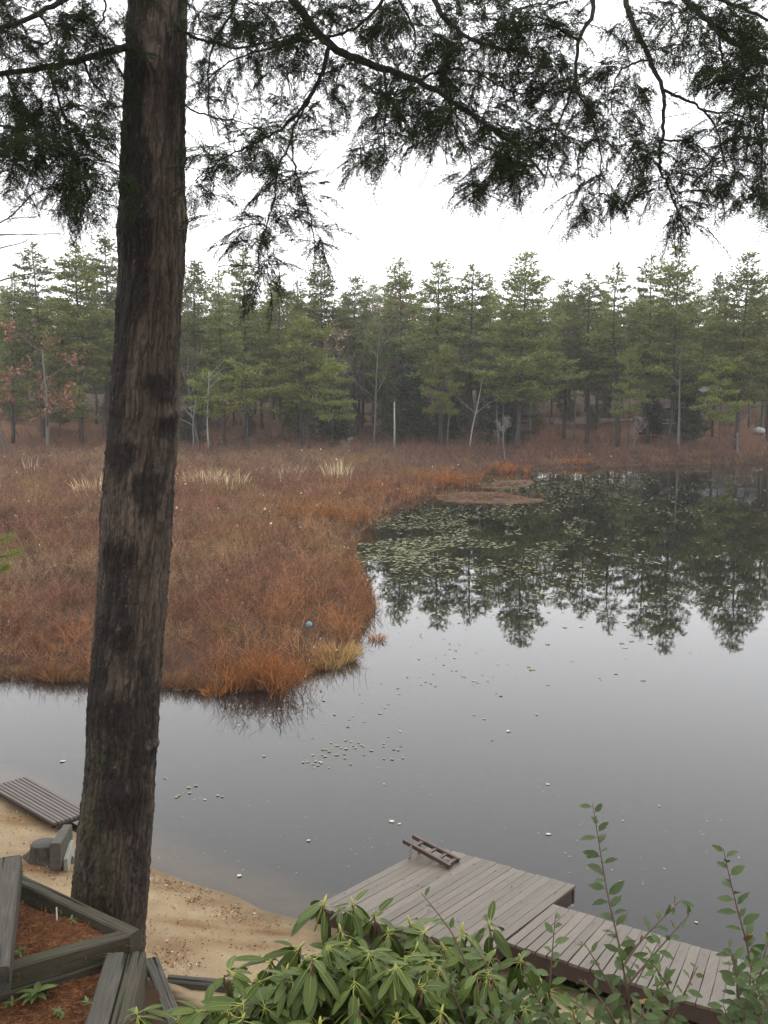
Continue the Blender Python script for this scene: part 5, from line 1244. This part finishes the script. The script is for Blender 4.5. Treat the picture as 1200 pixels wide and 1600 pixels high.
# small weeds in the beds
def leafshape(L, W, n=6, droop=.25, fold=.18, tip=.8):
    """an oval leaf along +X with a folded midrib; returns verts (n+1 x 3) and quads"""
    t = np.linspace(0, 1, n + 1); wdt = W / 2 * np.sin(np.pi * t ** .85) ** tip; wdt[0] = W * .03; wdt[-1] = 0.0005
    z_ = -droop * L * t ** 2
    V = np.stack([np.stack([t * L, -wdt, z_ + wdt * fold * 2], -1), np.stack([t * L, 0 * t, z_], -1), np.stack([t * L, wdt, z_ + wdt * fold * 2], -1)], 1).reshape(-1, 3)
    k = np.arange(n)[:, None] * 3
    return V, np.concatenate([k + [[0, 3, 4, 1]], k + [[1, 4, 5, 2]]])
def place(V, base, d, up, sc=1):
    d = nrm(d); s = nrm(np.cross(up, d)); u = np.cross(d, s)
    return V @ (np.stack([d, s, u], 0) * sc) + base
M_WEED = mat_leafy('weed_leaves', (.075, .12, .035), (.16, .21, .06), .3, .5, .3, False)
def weed(px_, py_, z_, n, L, W, lab, seed, tilt=.5):
    r_ = np.random.default_rng(seed); mb_ = MB(); p = at_z(px_, py_, z_)
    for k in range(n):
        az = r_.uniform(0, 6.28); V, q_ = leafshape(L * r_.uniform(.6, 1.1), W * r_.uniform(.7, 1.1), 5, .35)
        mb_.add(place(V, np.array([0, 0, r_.uniform(0, .03)]), np.array([math.cos(az), math.sin(az), tilt * r_.uniform(.3, 1.5)]), np.array([0, 0, 1.0])), q_)
    o = mb_.build('weed', M_WEED, None, True); o.location = p; tag(o, lab, 'weed')
weed(58, 1556, 1.73, 16, .16, .06, 'leafy green rosette weed in the lower needle bed', 1)
weed(106, 1512, 1.76, 22, .09, .035, 'bright green weed against the slanting timber', 2, .9)
weed(134, 1508, 1.76, 12, .10, .022, 'upright yellow-green weed next to the split timbers', 3, 1.4)
weed(138, 1570, 1.9, 8, .055, .02, 'tiny weed sprouting between the split timbers', 4, 1.0)
weed(95, 1585, 1.72, 9, .08, .025, 'small pale weed near the bottom edge left of the split timbers', 5)
weed(20, 1572, 1.72, 9, .08, .03, 'small weed left of the leafy rosette', 6)
weed(30, 1492, 1.88, 18, .07, .02, 'low green weed in the corner under the left edge timber', 7)
weed(132, 1432, 1.88, 10, .07, .02, 'pale green weed in the upper bed near the trunk', 8)
weed(112, 1442, 1.88, 8, .06, .02, 'small weed in the middle of the upper needle bed', 9)
weed(62, 1404, 1.88, 7, .06, .02, 'small weed in the upper bed close to the left timber', 10)
p = at_z(88, 1436, 1.88); mb = MB(); beam(mb, p + [0, 0, .11], p + [.012, 0, .11], .003, .13, .0005, 1, 0, 1); tag(mb.build('plant_marker', MT('white_plastic').surf((.6, .6, .56), .5)), 'small white plant marker stuck in the upper needle bed', 'plant marker')

# ==================================================================================== RHODODENDRON AND LEAFY SHOOTS
def mat_glossleaf(name, a, b, rough=.38, objv=True):
    m = MT(name); c = m.ramp(m.island(), [(0, a), (1, b)])
    if objv:
        h = m.n('ShaderNodeHueSaturation'); m.l(c, h.inputs['Color']); m.l(m.math('ADD', m.math('MULTIPLY', m.rnd(), .45), .8), h.inputs['Value']); c = h.outputs[0]
    n = m.noise(m.coord(), 60, 3)
    return m.surf(c, rough, m.bump(n, .25, .004), .22, .16, (.10, .16, .03))
M_RHO = mat_glossleaf('rhododendron_leaves', (.032, .054, .010), (.084, .116, .024), .46)
M_RIB = MT('leaf_stalk_yellow').surf((.27, .29, .07), .5)
M_BUD = MT('flower_bud').surf((.33, .33, .085), .5)
M_STEM = mat_bark('shrub_stems', (.06, .035, .025), (.14, .08, .055), (20, 20, 20))
def whorl(seed, big=True):
    r_ = np.random.default_rng(seed); lf, rb, bd = MB(), MB(), MB()
    n = int(r_.integers(8, 13))
    for k in range(n):
        az = k * 2.4 + r_.normal(0, .2); el = r_.uniform(-1.15, -.3) if k < n * .75 else r_.uniform(-.45, .35)
        L = r_.uniform(.085, .122) * (1 if k < n * .75 else .75); W = L * r_.uniform(.29, .37)
        V, q_ = leafshape(L, W, 8, r_.uniform(.05, .35), r_.uniform(.04, .12), .55)
        d = np.array([math.cos(az) * math.cos(el), math.sin(az) * math.cos(el), math.sin(el)])
        up = np.array([-math.cos(az) * math.sin(el), -math.sin(az) * math.sin(el), math.cos(el)])
        st = d * .022 + np.array([0, 0, r_.uniform(-.02, .004)])
        Vw = place(V, st, d, up); lf.add(Vw, q_)
        tube(rb, [st - d * .022, st], .0016, 4, cap=False)
        mid = Vw[1::3]; tube(rb, mid[:7] + up * .0012, np.linspace(.0011, .0004, 7), 3, cap=False)
    tube(bd, [(0, 0, -.012), (0, 0, 0), (0, 0, .008), (0, 0, .016), (0, 0, .024)], [.002, .0045, .005, .0032, .0006], 7)
    tube(rb, [(0, 0, -.10), (.004, 0, -.05), (0, 0, -.01)], [.0035, .0032, .003], 5)
    return lf.mesh('whorl_leaves', M_RHO, True), rb.mesh('leaf_ribs', M_RIB, True), bd.mesh('flower_bud', M_BUD, True)
WH = [whorl(1000 + k) for k in range(7)]
rho_o = at_z(560, 1640, 4.0)
rho = thing('rhododendron', 'rhododendron with drooping whorls of leathery leaves and yellow-green buds at the bottom', 'shrub', rho_o)
r_ = np.random.default_rng(44)
VIS = [(507, 1408, 3.35), (550, 1410, 3.45), (532, 1452, 3.3), (545, 1476, 3.2), (606, 1456, 3.35), (664, 1456, 3.4), (650, 1482, 3.3), (668, 1524, 3.05), (612, 1530, 3.1), (722, 1452, 3.45), (764, 1446, 3.5), (690, 1476, 3.35), (770, 1492, 3.3), (812, 1497, 3.3), (357, 1518, 3.2), (487, 1540, 3.1), (214, 1582, 3.0), (440, 1572, 3.0), (896, 1586, 3.0), (505, 1490, 3.3), (470, 1478, 3.4), (580, 1500, 3.2), (400, 1530, 3.2), (560, 1570, 2.9), (735, 1540, 3.05), (620, 1590, 2.8), (690, 1580, 2.85), (330, 1570, 3.0), (380, 1590, 2.9), (280, 1590, 3.0), (800, 1570, 2.95), (500, 1600, 2.8), (760, 1600, 2.8), (850, 1540, 3.1), (448, 1515, 3.25), (425, 1500, 3.4), (640, 1440, 3.6), (585, 1430, 3.6)]
allw = [(at_y(x, y, Y_), 1) for x, y, Y_ in VIS]
for _ in range(430):      # the leaves behind and beneath
    x = r_.uniform(300, 860); y = r_.uniform(1.0, 1.11) * np.interp(x, [300, 420, 520, 620, 740, 860], [1570, 1515, 1455, 1475, 1490, 1570])
    allw.append((at_y(x, min(y, 1690), r_.uniform(2.9, 3.7)) + [0, 0, -.03], 0))
smb = MB(); root = rho_o + np.array([0, .35, -1.0])
for k, (p, bud) in enumerate(allw):
    a_, b_, c_ = WH[k % 7]
    o = link('leaf_whorl', a_, rho); o.location = p - rho_o
    o.rotation_euler = (r_.normal(0, .3), r_.normal(0, .3), r_.uniform(0, 6.28)); s_ = r_.uniform(.9, 1.15) if bud else r_.uniform(.7, 1.1); o.scale = (s_,) * 3
    link('leaf_rib', b_, o)
    if bud: link('flower_bud', c_, o)
    if bud or k % 2 == 0:
        mid = (p - [0, 0, .25]) * .6 + root * .4 + r_.normal(0, .06, 3)
        pts = smoothline([root - rho_o + r_.normal(0, .05, 3), mid - rho_o, p - rho_o - [0, 0, .09], p - rho_o - [0, 0, .01]], 4)
        tube(smb, pts, np.linspace(.011, .003, len(pts)), 5)
smb.build('stem', M_STEM, rho, True)

M_SHOOT = mat_glossleaf('oval_shrub_leaves', (.036, .058, .018), (.078, .105, .038), .5)
M_OLD = MT('autumn_leaf').surf((.20, .12, .035), .6)
M_RSTEM = MT('reddish_stem').surf((.085, .048, .034), .6)
def oval(seed, L=.058):
    r_ = np.random.default_rng(seed); mb_ = MB(); V, q_ = leafshape(L, L * .46, 7, r_.uniform(.1, .35), .16); mb_.add(V, q_); return mb_
def shoot(par, po, path, Y0, Y1, nl, seed, L=.058, r0=.0045, side_=None):
    """one leafy shoot: a stem with alternate oval leaves, smaller to the tip"""
    r_ = np.random.default_rng(seed); n = len(path)
    pts = smoothline([at_y(x, y, Y0 + (Y1 - Y0) * k / (n - 1)) for k, (x, y) in enumerate(path)], 6) - po
    mb_ = MB(); tube(mb_, pts, np.linspace(r0, .0014, len(pts)), 5); st = mb_.build('shoot', M_RSTEM, par, True)
    lf = MB(); seg = np.cumsum(np.r_[0, np.linalg.norm(np.diff(pts, axis=0), axis=1)])
    nl = int(nl * 1.05)
    for k in range(nl):
        f = (k + .6) / nl * .985 + .01; s_ = f * seg[-1]; p = np.array([np.interp(s_, seg, pts[:, c]) for c in range(3)]); i_ = min(np.searchsorted(seg, s_), len(pts) - 1); tg = nrm(pts[i_] - pts[max(i_ - 1, 0)])
        az = k * 2.45 + r_.normal(0, .4); u = nrm(np.cross(tg, [0, 1, .2])); w_ = np.cross(tg, u)
        out = math.cos(az) * u + math.sin(az) * w_ * .8
        d = nrm(out + tg * r_.uniform(.15, .7)); LL = L * 1.04 * (1 - .35 * f) * r_.uniform(.75, 1.15)
        V, q_ = leafshape(LL, LL * r_.uniform(.38, .48), 6, r_.uniform(.0, .35), .16)
        V[:, 2] += .0016 * np.sin(V[:, 0] / LL * 22 + k)
        if r_.random() < .012:
            od = MB(); od.add(place(V, p + d * .006, d, nrm(tg + r_.normal(0, .25, 3))), q_); od.build('withered_leaf', M_OLD, st, True); continue
        lf.add(place(V, p + d * .006, d, nrm(tg * .6 + np.array([0, -.75, .35]) + r_.normal(0, .3, 3))), q_)
        tube(mb_ if False else lf, [p, p + d * .006], .0008, 3, cap=False)
    lf.build('leaves', M_SHOOT, st, True)
def shrub_of(name, lab, x, Yd, shoots, seed):
    po = at_y(x, 1660, Yd); t = thing(name, lab, 'shrub', po)
    for k, (path, Y0, Y1, nl, L) in enumerate(shoots): shoot(t, po, path, Y0, Y1, nl, seed + k, L)
    return t
shrub_of('leafy_shrub', 'upright leafy shrub with the tallest red-stemmed shoot in front of the dock walkway', 985, 3.0, [
 ([(990, 1680), (984, 1580), (968, 1480), (950, 1400), (938, 1330), (926, 1255)], 3.0, 3.2, 40, .070),
 ([(974, 1510), (998, 1475), (1030, 1440), (1065, 1405)], 3.05, 3.15, 12, .055),
 ([(980, 1540), (1010, 1505), (1045, 1465), (1078, 1428)], 3.0, 3.05, 14, .055),
 ([(975, 1600), (955, 1545), (935, 1510), (914, 1475)], 3.0, 3.05, 11, .055),
 ([(1000, 1680), (1040, 1600), (1050, 1560), (1030, 1520), (1010, 1495)], 2.95, 2.9, 24, .062),
 ([(985, 1640), (950, 1580), (925, 1545), (905, 1530)], 2.9, 2.95, 16, .060),
 ([(1020, 1640), (1060, 1570), (1080, 1530), (1090, 1510)], 2.95, 3.0, 16, .055),
 ([(1000, 1620), (1020, 1560), (1045, 1530)], 2.85, 2.9, 18, .06),
 ([(960, 1660), (940, 1610), (915, 1580), (890, 1560)], 2.85, 2.85, 16, .06),
 ([(1000, 1690), (975, 1630), (1000, 1590), (1010, 1560)], 2.8, 2.8, 18, .06)], 2000)
shrub_of('leafy_shrub', 'bushy leafy shrub cut by the right edge with a tall shoot rising over the water', 1180, 3.0, [
 ([(1180, 1680), (1180, 1560), (1168, 1480), (1152, 1420), (1140, 1370), (1130, 1325)], 3.0, 3.15, 36, .072),
 ([(1170, 1640), (1185, 1540), (1195, 1490), (1205, 1460)], 2.95, 3.0, 22, .062),
 ([(1175, 1660), (1155, 1570), (1150, 1520), (1140, 1480)], 2.9, 2.95, 30, .062),
 ([(1190, 1690), (1200, 1600), (1215, 1540), (1210, 1490)], 2.85, 2.9, 24, .062),
 ([(1175, 1690), (1160, 1620), (1168, 1560), (1175, 1500)], 2.85, 2.9, 30, .06),
 ([(1195, 1700), (1185, 1620), (1190, 1570), (1180, 1530)], 2.75, 2.8, 30, .06),
 ([(1170, 1690), (1150, 1640), (1140, 1600), (1130, 1570)], 2.8, 2.8, 20, .06),
 ([(1185, 1700), (1200, 1640), (1190, 1600), (1200, 1560)], 2.7, 2.75, 22, .06)], 2100)
shrub_of('leafy_shrub', 'slender shoot with oval leaves standing against the dock edge right of the rhododendron', 862, 3.0, [
 ([(850, 1660), (858, 1560), (862, 1500), (868, 1430)], 3.05, 3.15, 18, .062),
 ([(845, 1660), (815, 1580), (770, 1520), (735, 1470)], 2.9, 3.0, 18, .055),
 ([(880, 1680), (860, 1600), (835, 1550), (815, 1520)], 2.85, 2.9, 22, .055),
 ([(880, 1690), (880, 1640), (865, 1590), (840, 1565)], 2.75, 2.8, 22, .058),
 ([(830, 1690), (800, 1630), (770, 1590), (740, 1570)], 2.75, 2.8, 24, .058),
 ([(820, 1690), (830, 1630), (800, 1580), (790, 1550)], 2.75, 2.85, 24, .055),
 ([(900, 1690), (910, 1640), (900, 1600), (895, 1575)], 2.7, 2.75, 20, .058)], 2200)
shrub_of('leafy_shrub', 'leaning reddish shoot with few leaves over the middle of the dock platform', 720, 3.1, [
 ([(760, 1660), (745, 1560), (715, 1475), (690, 1435), (658, 1395)], 3.0, 3.2, 13, .06),
 ([(745, 1660), (720, 1580), (700, 1530), (690, 1500)], 2.9, 3.0, 16, .055)], 2300)
# ------------------------------------------------------------------ trees that reach in from outside the left edge
Yt = 24.0
bt0 = at_y(-170, 700, Yt); bt0[2] = gz(bt0[0], Yt)
bt = thing('bare_tree', 'leafless tree just beyond the left edge whose thin twigs cross the sky', 'tree', bt0)
mb = MB(); tp = at_y(-150, 150, Yt); tube(mb, [np.array([0, 0, -.3]), (tp - bt0) * .5 + [.1, 0, 0], tp - bt0], [.16, .11, .05], 8); mb.build('trunk', M_GREYBARK, bt, True)
rg = np.random.default_rng(15)
TW = [[(-160, 420), (-60, 385), (0, 348), (18, 337), (47, 307), (56, 294), (53, 282)], [(18, 341), (59, 338), (91, 332)], [(-160, 400), (-50, 372), (0, 367), (35, 367), (88, 365), (102, 367)], [(-160, 440), (-60, 410), (0, 388), (35, 379), (56, 366)],
      [(-165, 520), (-60, 460), (0, 439), (44, 428), (88, 426), (118, 434)], [(29, 309), (58, 323), (86, 332)], [(-160, 300), (-60, 290), (0, 270), (50, 250), (90, 205)], [(60, 240), (110, 225), (150, 200), (175, 180)], [(-150, 260), (-40, 250), (40, 235), (80, 190)]]
bmb = MB(); out = []
for tw in TW:
    p = smoothline([at_y(x, y, Yt + .15 * k) for k, (x, y) in enumerate(tw)], 5) - bt0
    tube(bmb, p, np.linspace(.030 if tw[0][0] < -100 else .012, .005, len(p)), 5)
    for _ in range(12):
        k = rg.integers(len(p) // 4, len(p) - 1); d = nrm(p[k] - p[k - 1])
        grow(rg, out, p[k], nrm(d + rg.normal(0, .5, 3) + [0, 0, .35]), rg.uniform(.3, 1.0), .006, int(rg.integers(0, 2)), (1, 3))
for p_, rad_, dp in out: tube(bmb, p_, np.maximum(rad_, .0035), 3, cap=False)
bmb.build('branches', M_TWIG, bt)
Yp = 13.0; yp0 = at_y(-150, 1000, Yp); yp0[2] = gz(yp0[0], Yp)
yp = thing('young_pine', 'pine outside the left edge whose yellow-green bough tip reaches over the marsh', 'tree', yp0)
mb = MB(); tp = at_y(-140, 500, Yp) - yp0; tube(mb, [np.array([0, 0, -.2]), tp * .5, tp], [.1, .07, .02], 7); mb.build('trunk', M_PBARK, yp, True)
mb = MB(); ndl = MB(); P, D, L = [], [], []
for tw in [[(-140, 830), (-70, 835), (-10, 845), (18, 838)], [(-140, 860), (-60, 868), (0, 870), (30, 862)], [(-140, 880), (-60, 900), (-5, 892), (10, 885)]]:
    p = smoothline([at_y(x, y, Yp) for x, y in tw], 10) - yp0; tube(mb, p, np.linspace(.018, .004, len(p)), 5)
    for k in range(len(p) // 3, len(p)):
        for _ in range(26):
            P.append(p[k] + rg.normal(0, .015, 3)); D.append(nrm(p[k] - p[k - 1]) * .8 + rg.normal(0, .65, 3)); L.append(rg.uniform(.07, .12))
leaf_quads(ndl, P, D, L, .004, rg); b_ = mb.build('branch', M_PBARK, yp, True); ndl.build('needles', mat_leafy('bough_needles', (.12, .15, .03), (.25, .26, .07), .3, objvar=False), b_)

# ==================================================================================== THE AIR
mb = MB()
x0, x1, y0, y1, z0, z1 = -905, 705, -66, 1506, -2.7, 62
mb.add([(x0, y0, z0), (x1, y0, z0), (x1, y1, z0), (x0, y1, z0), (x0, y0, z1), (x1, y0, z1), (x1, y1, z1), (x0, y1, z1)], [[3, 2, 1, 0], [4, 5, 6, 7], [0, 1, 5, 4], [1, 2, 6, 5], [2, 3, 7, 6], [3, 0, 4, 7]])
m = bpy.data.materials.new('haze_air'); m.use_nodes = True; m.node_tree.nodes.clear()
o_ = m.node_tree.nodes.new('ShaderNodeOutputMaterial'); pv = m.node_tree.nodes.new('ShaderNodeVolumePrincipled')
pv.inputs['Color'].default_value = (.97, .98, 1, 1); pv.inputs['Density'].default_value = HAZE; pv.inputs['Anisotropy'].default_value = 0.2
m.node_tree.links.new(pv.outputs[0], o_.inputs['Volume'])
tag(mb.build('haze', m), kind='stuff')
